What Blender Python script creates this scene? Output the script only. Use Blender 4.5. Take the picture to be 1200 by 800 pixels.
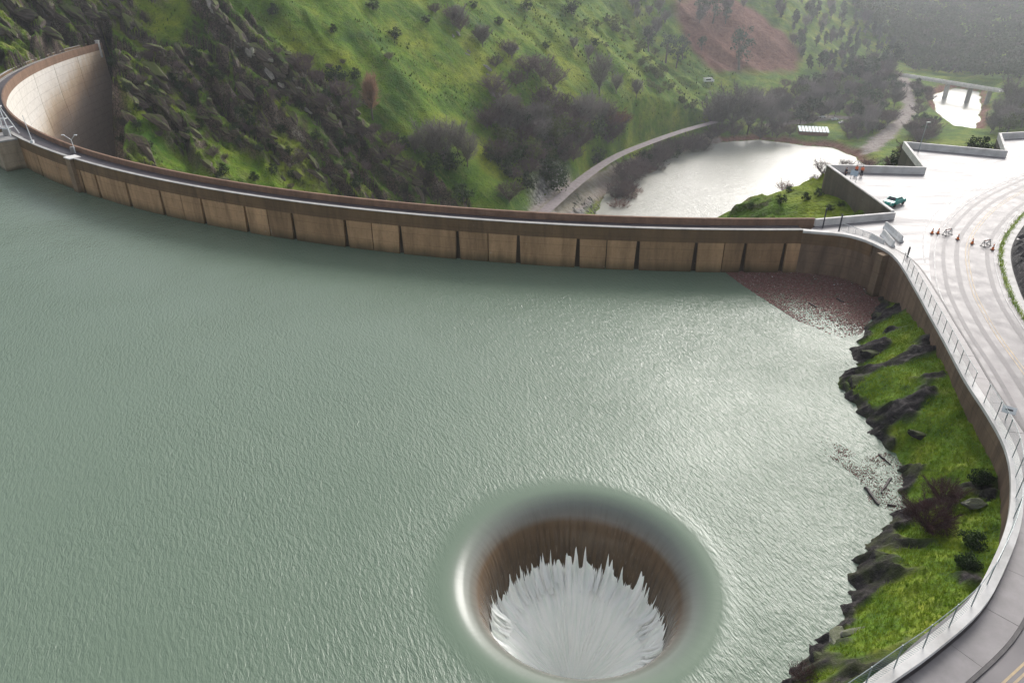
import bpy, math, random
import numpy as np
from mathutils import Vector
random.seed(7); RS = np.random.RandomState(7)
rad = math.radians
for o in list(bpy.data.objects): bpy.data.objects.remove(o)
S = bpy.context.scene
C = S.collection

# ------------------------------------------------------------------ camera
FPX, PITCH, CAMZ = 850.0, rad(29), 38.0
cd = bpy.data.cameras.new('camera'); cam = bpy.data.objects.new('camera', cd); C.objects.link(cam)
cd.sensor_width = 36; cd.lens = FPX/1200*36; cd.clip_end = 6000; cd.clip_start = 0.5
cam.location = (0, 0, CAMZ); cam.rotation_euler = (rad(90)-PITCH, 0, 0)
S.camera = cam
# ------------------------------------------------------------------ sky and sun (thin bright overcast, sun ahead and to the right)
SUN_EL, SUN_AZ = rad(33), rad(29)
wd = bpy.data.worlds.new('World'); S.world = wd; wd.use_nodes = True
nt = wd.node_tree; bg = nt.nodes['Background']
sky = nt.nodes.new('ShaderNodeTexSky'); sky.sky_type = 'NISHITA'; sky.sun_disc = False
sky.sun_elevation = SUN_EL; sky.sun_rotation = SUN_AZ; sky.dust_density = 3.0; sky.air_density = 1.0
hs = nt.nodes.new('ShaderNodeHueSaturation'); hs.inputs['Saturation'].default_value = 0.38
nt.links.new(sky.outputs[0], hs.inputs['Color']); nt.links.new(hs.outputs[0], bg.inputs[0])
bg.inputs[1].default_value = 0.15
sl = bpy.data.lights.new('sun', 'SUN'); sun = bpy.data.objects.new('sun', sl); C.objects.link(sun)
sl.energy = 1.45; sl.angle = rad(20); sl.color = (1, 0.965, 0.925)
sun.rotation_euler = Vector((math.sin(SUN_AZ)*math.cos(SUN_EL), math.cos(SUN_AZ)*math.cos(SUN_EL), math.sin(SUN_EL))).to_track_quat('Z', 'Y').to_euler()
S.view_settings.view_transform = 'Standard'; S.view_settings.look = 'None'
S.view_settings.exposure = 0.58; S.view_settings.gamma = 1; S.view_settings.use_curve_mapping = False
S.render.engine = 'CYCLES'
S.cycles.volume_bounces = 1; S.cycles.max_bounces = 6

# ------------------------------------------------------------------ helpers: objects
def mk(name, V, F, mat=None, parent=None, smooth=False, loc=None):
    me = bpy.data.meshes.new(name)
    V = np.asarray(V, float)
    if isinstance(F, np.ndarray): F = F.tolist()
    me.from_pydata(V.tolist(), [], F)
    if smooth: me.polygons.foreach_set('use_smooth', [True]*len(me.polygons))
    if mat is not None: me.materials.append(mat)
    o = bpy.data.objects.new(name, me); C.objects.link(o)
    if parent is not None: o.parent = parent
    if loc is not None: o.location = loc
    return o
def empty(name, loc=(0, 0, 0), rz=0):
    o = bpy.data.objects.new(name, None); C.objects.link(o); o.location = loc; o.rotation_euler.z = rz
    o.empty_display_size = 0.2
    return o
def tag(o, label, cat, group=None):
    o['label'] = label; o['category'] = cat
    if group: o['group'] = group
    return o
def struct(o, label=None, cat=None):
    o['kind'] = 'structure'
    if label: o['label'] = label
    if cat: o['category'] = cat
    return o
def stuff(o, label=None, cat=None):
    o['kind'] = 'stuff'
    if label: o['label'] = label
    if cat: o['category'] = cat
    return o
def copy_tree(o, parent=None):
    c = o.copy(); C.objects.link(c)
    if parent is not None: c.parent = parent
    for ch in list(o.children): copy_tree(ch, c)
    return c
class MB:
    def __init__(s): s.V = []; s.F = []
    def add(s, V, F):
        n = len(s.V); s.V += [tuple(v) for v in V]; s.F += [tuple(i+n for i in f) for f in F]; return s
    def box(s, c, d, rz=0, tilt=0):
        cx, cy, cz = c; a, b, h = d[0]/2, d[1]/2, d[2]/2; co, si = math.cos(rz), math.sin(rz); ct, st = math.cos(tilt), math.sin(tilt)
        V = []
        for z in (-h, h):
            for x, y in ((-a, -b), (a, -b), (a, b), (-a, b)):
                yy, zz = y*ct - z*st, y*st + z*ct
                V.append((cx+x*co-yy*si, cy+x*si+yy*co, cz+zz))
        return s.add(V, [(3, 2, 1, 0), (4, 5, 6, 7), (0, 1, 5, 4), (1, 2, 6, 5), (2, 3, 7, 6), (3, 0, 4, 7)])
    def tube(s, p, q, r0, r1=None, n=6):
        if r1 is None: r1 = r0
        p, q = Vector(p), Vector(q); d = (q-p).normalized(); a = d.orthogonal().normalized(); b = d.cross(a)
        V = []
        for c, r in ((p, r0), (q, r1)):
            for k in range(n):
                t = 2*math.pi*k/n; V.append(c + (a*math.cos(t)+b*math.sin(t))*r)
        F = [(k, (k+1) % n, n+(k+1) % n, n+k) for k in range(n)] + [tuple(range(n-1, -1, -1)), tuple(range(n, 2*n))]
        return s.add(V, F)
    def build(s, name, mat, parent=None, smooth=False, loc=None): return mk(name, s.V, s.F, mat, parent, smooth, loc)
def catmull(P, step=1.0, closed=False):
    P = np.array(P, float); n = len(P); out = []
    ext = np.vstack([2*P[0]-P[1], P, 2*P[-1]-P[-2]])
    for i in range(n-1):
        p0, p1, p2, p3 = ext[i:i+4]; L = np.linalg.norm(p2-p1); m = max(1, int(round(L/step)))
        for k in range(m):
            t = k/m
            out.append(.5*((2*p1)+(-p0+p2)*t+(2*p0-5*p1+4*p2-p3)*t*t+(-p0+3*p1-3*p2+p3)*t**3))
    out.append(P[-1]); return np.array(out)
def normals2(P):
    T = np.gradient(P[:, :2], axis=0); T /= np.linalg.norm(T, axis=1)[:, None]+1e-9
    return np.c_[T[:, 1], -T[:, 0]]          # right-hand side of travel
def off(P, d): return P[:, :2] + normals2(P)*d
def sweep(path, prof, closed=True):
    """prof: list of (offset to the right, z); path Nx2 -> V, F of an extruded profile"""
    N = normals2(path); V = []; m = len(prof); n = len(path)
    for i in range(n):
        for o_, z in prof: V.append((path[i, 0]+N[i, 0]*o_, path[i, 1]+N[i, 1]*o_, z))
    F = []
    for i in range(n-1):
        for k in range(m if closed else m-1):
            a = i*m+k; b = i*m+(k+1) % m; F.append((a, b, b+m, a+m))
    if closed: F += [tuple(range(m-1, -1, -1)), tuple((n-1)*m+k for k in range(m))]
    return V, F
def polar_xy(cx, cy, R, a): return (cx+R*math.sin(a), cy-R*math.cos(a))

# ------------------------------------------------------------------ helpers: noise and picture rays
TAB = np.random.RandomState(3).rand(256, 256)
def vn(x, y, s=0):
    x = np.asarray(x, float)+s*17.31; y = np.asarray(y, float)+s*9.77
    xi = np.floor(x).astype(int); yi = np.floor(y).astype(int); fx = x-xi; fy = y-yi
    fx = fx*fx*(3-2*fx); fy = fy*fy*(3-2*fy)
    g = lambda a, b: TAB[a & 255, b & 255]
    return (g(xi, yi)*(1-fx)+g(xi+1, yi)*fx)*(1-fy)+(g(xi, yi+1)*(1-fx)+g(xi+1, yi+1)*fx)*fy
def fbm(x, y, o=4, s=0):
    r = 0; a = .5; t = 0
    for k in range(o): r = r+a*vn(x*2**k, y*2**k, s+k); t += a; a *= .5
    return r/t*2-1
def ridged(x, y, o=4, s=0):
    r = 0; a = .5; t = 0
    for k in range(o): r = r+a*(1-np.abs(vn(x*2**k, y*2**k, s+k)*2-1)); t += a; a *= .5
    return r/t
def sm(a, b, x): t = np.clip((x-a)/(b-a), 0, 1); return t*t*(3-2*t)
CP, SP = math.cos(PITCH), math.sin(PITCH)
def ray(px, py): return np.array([(px-600)/FPX, CP+SP*(400-py)/FPX, -SP+CP*(400-py)/FPX])
def at(px, py, z): d = ray(px, py); t = (z-CAMZ)/d[2]; return (d[0]*t, d[1]*t, z)
def at_t(px, py, t): d = ray(px, py); return (d[0]*t, d[1]*t, CAMZ+d[2]*t)
def xy(L, z): return np.array([at(a, b, z)[:2] for a, b in L])
def poly_sd(X, Y, P):
    """signed distance to polygon, negative inside"""
    d = np.full(X.shape, 1e9); ins = np.zeros(X.shape, bool); n = len(P)
    for i in range(n):
        a, b = P[i], P[(i+1) % n]; e = b-a; wx, wy = X-a[0], Y-a[1]
        t = np.clip((wx*e[0]+wy*e[1])/(e@e+1e-9), 0, 1)
        d = np.minimum(d, np.hypot(wx-e[0]*t, wy-e[1]*t))
        c = (a[1] > Y) != (b[1] > Y)
        with np.errstate(divide='ignore', invalid='ignore'):
            ins ^= c & (X < (b[0]-a[0])*(Y-a[1])/(b[1]-a[1]+1e-12)+a[0])
    return np.where(ins, -d, d)
def path_d(X, Y, P):
    d = np.full(X.shape, 1e9)
    for a, b in zip(P[:-1], P[1:]):
        e = b[:2]-a[:2]; wx, wy = X-a[0], Y-a[1]; t = np.clip((wx*e[0]+wy*e[1])/(e@e+1e-9), 0, 1)
        d = np.minimum(d, np.hypot(wx-e[0]*t, wy-e[1]*t))
    return d

# ------------------------------------------------------------------ helpers: materials
def hexc(r, g, b): return (r, g, b, 1)
class NG:
    def __init__(s, name):
        s.m = bpy.data.materials.new(name); s.m.use_nodes = True; s.t = s.m.node_tree; s.b = s.t.nodes['Principled BSDF']
    def n(s, typ, **kw):
        o = s.t.nodes.new(typ)
        for k, v in kw.items(): setattr(o, k, v)
        return o
    def l(s, a, b): s.t.links.new(a, b)
    def coord(s, kind='Object', scale=(1, 1, 1), rot=(0, 0, 0)):
        tc = s.n('ShaderNodeTexCoord'); mp = s.n('ShaderNodeMapping'); s.l(tc.outputs[kind], mp.inputs[0])
        mp.inputs['Rotation'].default_value = rot; m2 = s.n('ShaderNodeMapping'); s.l(mp.outputs[0], m2.inputs[0]); m2.inputs['Scale'].default_value = scale; return m2.outputs[0]
    def noise(s, co, scale, detail=4, rough=.55, dist=0):
        o = s.n('ShaderNodeTexNoise'); s.l(co, o.inputs['Vector']); o.inputs['Scale'].default_value = scale
        o.inputs['Detail'].default_value = detail; o.inputs['Roughness'].default_value = rough; o.inputs['Distortion'].default_value = dist
        return o.outputs['Fac']
    def ramp(s, fac, stops):
        o = s.n('ShaderNodeValToRGB'); s.l(fac, o.inputs[0]); e = o.color_ramp.elements
        while len(e) < len(stops): e.new(.5)
        for k, (p, c) in enumerate(stops): e[k].position = p; e[k].color = c if len(c) == 4 else (*c, 1)
        return o.outputs[0]
    def mix(s, fac, a, b, mode='MIX'):
        o = s.n('ShaderNodeMix', data_type='RGBA', blend_type=mode)
        for k, v in ((0, fac), (6, a), (7, b)):
            if hasattr(v, 'is_linked') or hasattr(v, 'links'): s.l(v, o.inputs[k])
            else: o.inputs[k].default_value = v if k == 0 else (v if len(v) == 4 else (*v, 1))
        return o.outputs[2]
    def math(s, op, a, b=None, clamp=False):
        o = s.n('ShaderNodeMath', operation=op, use_clamp=clamp)
        for k, v in ((0, a), (1, b)):
            if v is None: continue
            if hasattr(v, 'links'): s.l(v, o.inputs[k])
            else: o.inputs[k].default_value = v
        return o.outputs[0]
    def attr(s, name):
        o = s.n('ShaderNodeAttribute'); o.attribute_name = name; return o.outputs['Fac']
    def bump(s, h, strength=.3, dist=.1, prev=None):
        o = s.n('ShaderNodeBump'); s.l(h, o.inputs['Height']); o.inputs['Strength'].default_value = strength; o.inputs['Distance'].default_value = dist
        if prev is not None: s.l(prev, o.inputs['Normal'])
        return o.outputs[0]
    def out(s, col=None, rough=None, normal=None, spec=None):
        if col is not None:
            if hasattr(col, 'links'): s.l(col, s.b.inputs['Base Color'])
            else: s.b.inputs['Base Color'].default_value = col if len(col) == 4 else (*col, 1)
        if rough is not None:
            if hasattr(rough, 'links'): s.l(rough, s.b.inputs['Roughness'])
            else: s.b.inputs['Roughness'].default_value = rough
        if normal is not None: s.l(normal, s.b.inputs['Normal'])
        if spec is not None: s.b.inputs['Specular IOR Level'].default_value = spec
        return s.m
def simple(name, c0, c1, scale=1.0, rough=.8, bump=.2, bd=.05, detail=5, spec=.3, coord='Object', stretch=(1, 1, 1), metal=0):
    g = NG(name); co = g.coord(coord, stretch); f = g.noise(co, scale, detail, .6)
    col = g.ramp(f, [(.3, c0), (.7, c1)])
    g.b.inputs['Metallic'].default_value = metal
    return g.out(col, rough, g.bump(g.noise(co, scale*4, 4), bump, bd), spec)

# concrete (weathered brown, drip streaks with their own shapes)
def concrete(name, base, dark, streak=.6, tide=None, light=None, rough=.85):
    g = NG(name); tc = g.n('ShaderNodeNewGeometry'); pos = tc.outputs['Position']
    sx = g.n('ShaderNodeSeparateXYZ'); g.l(pos, sx.inputs[0])
    mp = g.n('ShaderNodeMapping'); g.l(pos, mp.inputs[0]); mp.inputs['Scale'].default_value = (.8, .8, .12)
    st = g.noise(mp.outputs[0], 1.0, 6, .65)
    bl = g.noise(pos, .35, 5, .6); fi = g.noise(pos, 3.0, 5, .7)
    col = g.ramp(bl, [(.3, base), (.7, tuple(c*1.35 for c in base))])
    col = g.mix(g.math('MULTIPLY', g.ramp(st, [(.42, (0, 0, 0)), (.68, (1, 1, 1))]), streak), col, dark)
    col = g.mix(g.math('MULTIPLY', g.ramp(fi, [(.45, (0, 0, 0)), (.75, (1, 1, 1))]), .35), col, tuple(c*.55 for c in base))
    # lift lines every 1.5 m, fine and dark
    fr = g.math('FRACT', g.math('MULTIPLY', sx.outputs[2], 1/1.52))
    ln = g.math('LESS_THAN', fr, .045)
    col = g.mix(g.math('MULTIPLY', ln, .35), col, dark)
    if tide is not None:      # algae band just above the water
        m = g.math('SUBTRACT', 1.0, g.math('MULTIPLY', g.math('SUBTRACT', sx.outputs[2], g.math('MULTIPLY', g.math('SUBTRACT', bl, .5), 1.6)), 1/tide), True)
        col = g.mix(g.math('MULTIPLY', m, .8), col, (.028, .032, .014))
    oi = g.n('ShaderNodeObjectInfo'); v = g.math('ADD', g.math('MULTIPLY', oi.outputs['Random'], .5), .75); cc = g.n('ShaderNodeCombineColor'); [g.l(v, cc.inputs[k]) for k in range(3)]
    col = g.mix(1.0, col, cc.outputs[0], 'MULTIPLY')
    sp_ = g.noise(pos, 1.1, 6, .7); col = g.mix(g.math('MULTIPLY', g.ramp(sp_, [(.66, (0, 0, 0)), (.74, (1, 1, 1))]), .4), col, (.5, .46, .42))
    return g.out(col, rough, g.bump(fi, .35, .04), .3)
M = {}
M['panel'] = concrete('panel_concrete', (.33, .205, .11), (.09, .055, .03), .55, 1.5)
M['beam'] = concrete('beam_concrete', (.17, .105, .055), (.06, .042, .028), .5)
M['parapet'] = concrete('parapet_concrete', (.22, .135, .09), (.09, .055, .04), .4)
M['slot'] = concrete('joint_concrete', (.045, .032, .022), (.02, .016, .012), .5)
M['pilaster'] = concrete('pilaster_concrete', (.2, .14, .09), (.07, .05, .035), .5, .8)
M['pier'] = concrete('pier_concrete', (.3, .24, .17), (.12, .1, .07), .5, .7)
M['white_conc'] = simple('pale_concrete', (.5, .48, .45), (.72, .70, .67), .6, .8, .15)
M['wall_conc'] = concrete('retaining_concrete', (.2, .135, .09), (.06, .045, .032), .7, None)
M['dark_wall'] = concrete('dark_retaining_concrete', (.11, .095, .07), (.04, .036, .03), .7, None)
M['grey_conc'] = concrete('grey_concrete', (.3, .29, .275), (.16, .155, .15), .4)
M['asphalt'] = simple('asphalt', (.10, .09, .10), (.17, .15, .16), .5, .38, .25, .02, 8, .5)
M['deck_road'] = simple('crest_road_asphalt', (.055, .048, .055), (.10, .085, .09), .4, .6, .2, .02)
M['white_paint'] = simple('white_paint', (.6, .6, .58), (.8, .8, .78), 2.0, .5, .1)
M['road_white'] = simple('worn_white_paint', (.22, .21, .21), (.55, .54, .52), 1.3, .6, .1, .01, 8)
M['yellow_paint'] = simple('worn_yellow_paint', (.22, .19, .17), (.5, .37, .2), 1.3, .6, .1, .01, 8)
M['steel_white'] = simple('white_painted_steel', (.55, .56, .57), (.75, .76, .76), 3.0, .45, .05)
M['steel_dark'] = simple('dark_steel', (.03, .032, .035), (.07, .07, .075), 3.0, .5, .05)
M['steel_galv'] = simple('galvanised_steel', (.22, .25, .25), (.36, .4, .4), 3.0, .45, .05, metal=.5)
M['teal_wire'] = simple('teal_coated_wire', (.05, .17, .17), (.10, .27, .27), 3.0, .5, .02)
M['rust'] = simple('rusty_steel', (.12, .05, .025), (.22, .1, .05), 3.0, .7, .1)
M['orange'] = simple('orange_plastic', (.75, .16, .03), (.85, .24, .06), 5.0, .5, .02)
M['orange_cloth'] = simple('orange_cloth', (.75, .15, .06), (.9, .28, .12), 9.0, .9, .1)
M['dark_cloth'] = simple('dark_cloth', (.02, .02, .03), (.06, .05, .07), 9.0, .9, .1)
M['skin'] = simple('skin', (.4, .22, .15), (.5, .29, .2), 9.0, .6, .02)
M['rubber'] = simple('black_rubber', (.015, .015, .015), (.03, .03, .03), 5.0, .8, .05)
M['teal_car'] = simple('teal_car_paint', (.02, .28, .23), (.03, .34, .28), 1.0, .25, 0.0, spec=.6)
M['white_car'] = simple('white_car_paint', (.7, .7, .7), (.78, .78, .78), 1.0, .25, 0.0, spec=.6)
M['grey_car'] = simple('silver_car_paint', (.34, .35, .37), (.42, .43, .45), 1.0, .25, 0.0, spec=.6)
M['glass'] = simple('dark_glass', (.02, .025, .03), (.03, .035, .04), 1.0, .08, 0.0, spec=.7)
M['bark'] = simple('grey_bark', (.09, .075, .07), (.17, .145, .135), 1.2, .9, .3)
M['log'] = simple('wet_driftwood', (.035, .028, .028), (.08, .065, .06), 2.0, .6, .3)

def veg(name, c0, c1, rough=.8, trans=.25):
    g = NG(name); oi = g.n('ShaderNodeObjectInfo'); co = g.coord('Object')
    f = g.noise(co, .9, 3, .6)
    col = g.ramp(f, [(.3, c0), (.7, c1)])
    v = g.math('ADD', g.math('MULTIPLY', oi.outputs['Random'], .7), .65)
    mx = g.n('ShaderNodeMix', data_type='RGBA', blend_type='MULTIPLY'); mx.inputs[0].default_value = 1
    cb = g.n('ShaderNodeCombineColor'); [g.l(v, cb.inputs[k]) for k in range(3)]
    g.l(col, mx.inputs[6]); g.l(cb.outputs[0], mx.inputs[7])
    g.out(mx.outputs[2], rough, None, .15)
    tr = g.n('ShaderNodeBsdfTranslucent'); g.l(mx.outputs[2], tr.inputs[0])
    ms = g.n('ShaderNodeMixShader'); ms.inputs[0].default_value = trans
    g.l(g.b.outputs[0], ms.inputs[1]); g.l(tr.outputs[0], ms.inputs[2])
    g.l(ms.outputs[0], g.t.nodes['Material Output'].inputs[0])
    return g.m
M['twig_grey'] = veg('grey_twigs', (.11, .096, .094), (.19, .17, .168))
M['twig_purple'] = veg('purplish_twigs', (.07, .05, .052), (.13, .094, .096))
M['twig_tan'] = veg('tan_twigs', (.22, .13, .09), (.33, .21, .15))
M['twig_red'] = veg('reddish_twigs', (.10, .04, .03), (.2, .08, .06))
M['twig_dark'] = veg('dark_red_twigs', (.055, .032, .034), (.11, .062, .06))
M['leaf_dark'] = veg('dark_evergreen_leaves', (.014, .026, .010), (.04, .065, .022))
M['leaf_olive'] = veg('olive_leaves', (.06, .075, .028), (.12, .14, .05))
M['leaf_blue'] = veg('grey_green_needles', (.05, .07, .05), (.10, .125, .085))
M['leaf_bright'] = veg('bright_leaves', (.10, .16, .03), (.2, .27, .06))
M['grass_blade'] = veg('grass_blades', (.11, .2, .015), (.26, .32, .035), .7, .35)

# water -------------------------------------------------------------------------
def water(name, c0, c1, scale, strength, rough, dist=.06, rot=.5, vs=(1, 2.2, 1), calm=None):
    g = NG(name); co = g.coord('Object', (1, 1, 1)); cs = g.coord('Object', vs, (0, 0, rot))
    big = g.noise(co, .018, 3, .5); col = g.ramp(big, [(.3, c0), (.7, c1)])
    w1 = g.noise(cs, scale, 3, .55, .4); w2 = g.noise(cs, scale*3.1, 3, .6, .2); w3 = g.noise(co, scale*.22, 3, .5)
    h = g.math('ADD', g.math('ADD', w1, g.math('MULTIPLY', w2, .35)), g.math('MULTIPLY', w3, .9))
    gust = g.ramp(g.noise(co, .05, 4, .6), [(.3, (.5, .5, .5)), (.7, (1.15, 1.15, 1.15))])
    g.out(col, rough, None, .5); g.b.inputs['IOR'].default_value = 1.33
    bp = g.n('ShaderNodeBump'); g.l(h, bp.inputs['Height']); bp.inputs['Distance'].default_value = dist
    if calm is not None:
        vd = g.n('ShaderNodeVectorMath', operation='DISTANCE'); g.l(co, vd.inputs[0]); vd.inputs[1].default_value = calm
        gust = g.math('MULTIPLY', gust, g.math('MULTIPLY', g.math('SUBTRACT', vd.outputs['Value'], 9.2), .5, True))
    g.l(g.math('MULTIPLY', gust, strength), bp.inputs['Strength']); g.l(bp.outputs[0], g.b.inputs['Normal'])
    return g.m
M['lake'] = water('lake_water', (.13, .178, .128), (.15, .20, .146), 1.5, 1.0, .17, .13, 1.17, (.9, 2.6, 1), (4.6, 35.6, 0))
M['river'] = water('river_water', (.34, .34, .29), (.42, .41, .36), .35, 1.0, .22, .3)

# ------------------------------------------------------------------ the lay of the land
DC = np.array([33.0, 270.0]); RU, RD = 183.0, 178.6          # crest arc: centre, upstream and downstream radius
ZT = 5.8; ZD = 5.0                                          # parapet top, road level
A0, A1 = rad(-92), rad(2.2)
def arc(R, a): return (DC[0]+R*math.sin(a), DC[1]-R*math.cos(a))
WALL = catmull([arc(RU, rad(1.2)), (42, 85.4), (44.2, 81.6), (44.4, 77.5), (42.6, 69.5), (41.2, 64), (39.7, 58), (38, 51.5), (37.0, 46.5), (35.9, 42.4), (34.2, 38.8), (31.6, 34.8), (28.4, 31.1), (25.4, 28.2), (21.4, 25.5), (17.5, 23.2), (13.4, 20.4), (11, 15.5), (10, 5), (10, -40)], 1.0)
LOT = [(40.0, 90.9), (51.2, 93.5), (51.1, 116.4), (66.0, 114.9), (70.7, 131.6), (85.2, 125.2), (91.7, 138.1), (100, 139.8), (125, 150)]
SPC = np.array([4.6, 35.6])
Z_RIV = -72.0
POOL = xy([(690, 275), (697, 252), (712, 225), (740, 203), (772, 188), (803, 177), (842, 167), (890, 164), (930, 169), (975, 173), (1003, 184), (1016, 196), (960, 215), (900, 240), (830, 262), (750, 285)], Z_RIV)
POOL2 = xy([(1093, 112), (1118, 103), (1148, 108), (1150, 128), (1143, 158), (1128, 156), (1112, 144), (1097, 131)], Z_RIV)
ROAD2 = catmull(np.array([at(*q)[:2] for q in [(600, 290, -60), (622, 263, -60), (640, 247, -60), (680, 212, -60), (720, 185, -60), (760, 168, -60), (800, 156, -61), (838, 147, -62)]]), 3.0)
PATHS = [catmull(xy([(1058, 92), (1064, 112), (1066, 126), (1056, 141), (1036, 156), (1020, 172)], -66), 5), catmull(xy([(895, 118), (930, 122), (960, 118), (985, 122)], -64), 5),
         catmull(xy([(905, 146), (940, 139), (975, 136), (1010, 138)], -66), 5)]
CTRL = []
def cp(px, py, t): CTRL.append(at_t(px, py, t))
for q in [(0, 0, 238), (60, 0, 256), (120, 0, 264), (200, 0, 270), (300, 0, 280), (400, 0, 302), (500, 0, 347), (600, 0, 407), (690, 0, 470), (0, 60, 226), (60, 40, 250), (105, 42, 258),
          (760, 50, 560), (800, 0, 610), (870, 25, 604), (840, 95, 560), (900, 0, 640), (960, 40, 660), (1000, 0, 850), (1100, 0, 900), (1200, 0, 850), (1300, 0, 800),
          (1100, 60, 705), (1200, 60, 680), (1050, 75, 680), (1200, 110, 540), (970, 90, 590), (1020, 95, 590)]: cp(*q)
def plane_t(px, py, k=.7):
    d = ray(px, py); a = -.83*d[0]+.56*d[1]; b = .83*14-.56*287
    return (-60+k*b-CAMZ)/(d[2]-k*a)
for q in [(180, 100), (250, 60), (250, 150), (330, 90), (330, 170), (400, 100), (500, 100), (600, 100), (400, 180), (450, 210), (500, 170), (560, 200), (660, 100), (700, 130), (560, 50), (640, 40), (760, 110), (135, 150)]:
    cp(*q, plane_t(*q))
for x, y, z in [(-230, 330, 58), (-200, 400, 62), (-120, 400, 62), (0, 520, 50), (-300, 250, 55), (60, 640, 40), (160, 800, 30), (250, 850, 25), (400, 1100, 40), (600, 1100, 45), (800, 1000, 45), (750, 700, 10), (760, 400, 10),
                (-143, 268, 4), (-148, 235, 6), (-143, 210, 5), (-160, 235, 12), (-150, 190, 2), (-70, 150, -45), (-30, 150, -60), (-20, 200, -62), (0, 130, -66), (-10, 110, -55),
                (31, 122, -5), (38, 120, -2), (43, 119, .5), (49, 124, 2.2), (51, 118, 3), (45, 100, 2), (50.5, 95, 3), (40, 95, 1), (30, 95, -6), (20, 96, -14), (10, 100, -28), (25, 108, -8), (35, 106, -2),
                (42, 138, -16), (22, 130, -24), (48, 165, -40), (66, 119, 3), (71, 134, 2.8), (60, 126, 1.5), (62, 145, -8), (78, 131, 2.8), (85, 128, 3), (92, 141, 3), (75, 150, -10), (90, 156, -10), (100, 146, 2), (125, 155, 3), (110, 180, -32), (80, 190, -48), (140, 200, -40),
                (190, 200, -20), (260, 250, -10), (150, 260, -62), (240, 330, -60), (190, 380, -66), (300, 400, -62), (170, 470, -67), (240, 480, -66), (320, 500, -66), (200, 540, -64), (280, 580, -64), (420, 480, -50), (500, 560, -40), (350, 300, -30), (10, 60, -20), (-60, 60, -25), (-200, 60, -20), (45, 60, 3), (60, 100, 3), (90, 80, 3), (120, 100, 3)]:
    CTRL.append((x, y, z))
for q in [(690, -4, 468), (740, 43, 470), (790, 98, 468), (825, 134, 452)]: cp(*q)
CTRL += [(78, 548, -36), (98, 522, -50), (122, 498, -60), (60, 570, -22)]
for q in ROAD2[::6]: CTRL.append((q[0], q[1], -60))
for q in ROAD2[::9]: CTRL.append((q[0]+13, q[1]-9, -66))
CT = np.array(CTRL)
def rbf(P, reg=.6):
    D = np.hypot(P[:, 0][:, None]-P[:, 0], P[:, 1][:, None]-P[:, 1]); n = len(P)
    A = np.zeros((n+3, n+3)); A[:n, :n] = D - reg*np.eye(n)*3; A[:n, n] = 1; A[:n, n+1:] = P[:, :2]; A[n, :n] = 1; A[n+1:, :n] = P[:, :2].T
    w = np.linalg.solve(A, np.r_[P[:, 2], 0, 0, 0])
    def ev(X, Y):
        r = w[n]+w[n+1]*X+w[n+2]*Y
        for i in range(n): r = r+w[i]*np.hypot(X-P[i, 0], Y-P[i, 1])
        return r
    return ev
GX0, GY0, GS = -340.0, 40.0, 4.0
gx, gy = np.meshgrid(np.arange(GX0, 900, GS), np.arange(GY0, 1200, GS))
GB = rbf(CT)(gx, gy)
def blur(a, k):
    for ax in (0, 1):
        p = np.pad(a, [(k, k) if i == ax else (0, 0) for i in (0, 1)], mode='edge'); c = np.cumsum(p, axis=ax)
        c = np.concatenate([np.zeros_like(np.take(c, [0], ax)), c], ax)
        n = a.shape[ax]
        a = (np.take(c, range(2*k+1, 2*k+1+n), ax)-np.take(c, range(0, n), ax))/(2*k+1)
    return a
fine = blur(GB, 1); coarse = blur(blur(GB, 2), 1); wf = sm(170, 260, np.hypot(gx, gy)); GB = fine*(1-wf)+coarse*wf
def bil(G, X, Y):
    u = np.clip((X-GX0)/GS, 0, G.shape[1]-1.001); v = np.clip((Y-GY0)/GS, 0, G.shape[0]-1.001); i = u.astype(int); j = v.astype(int); a = u-i; b = v-j
    return (G[j, i]*(1-a)+G[j, i+1]*a)*(1-b)+(G[j+1, i]*(1-a)+G[j+1, i+1]*a)*b
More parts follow.
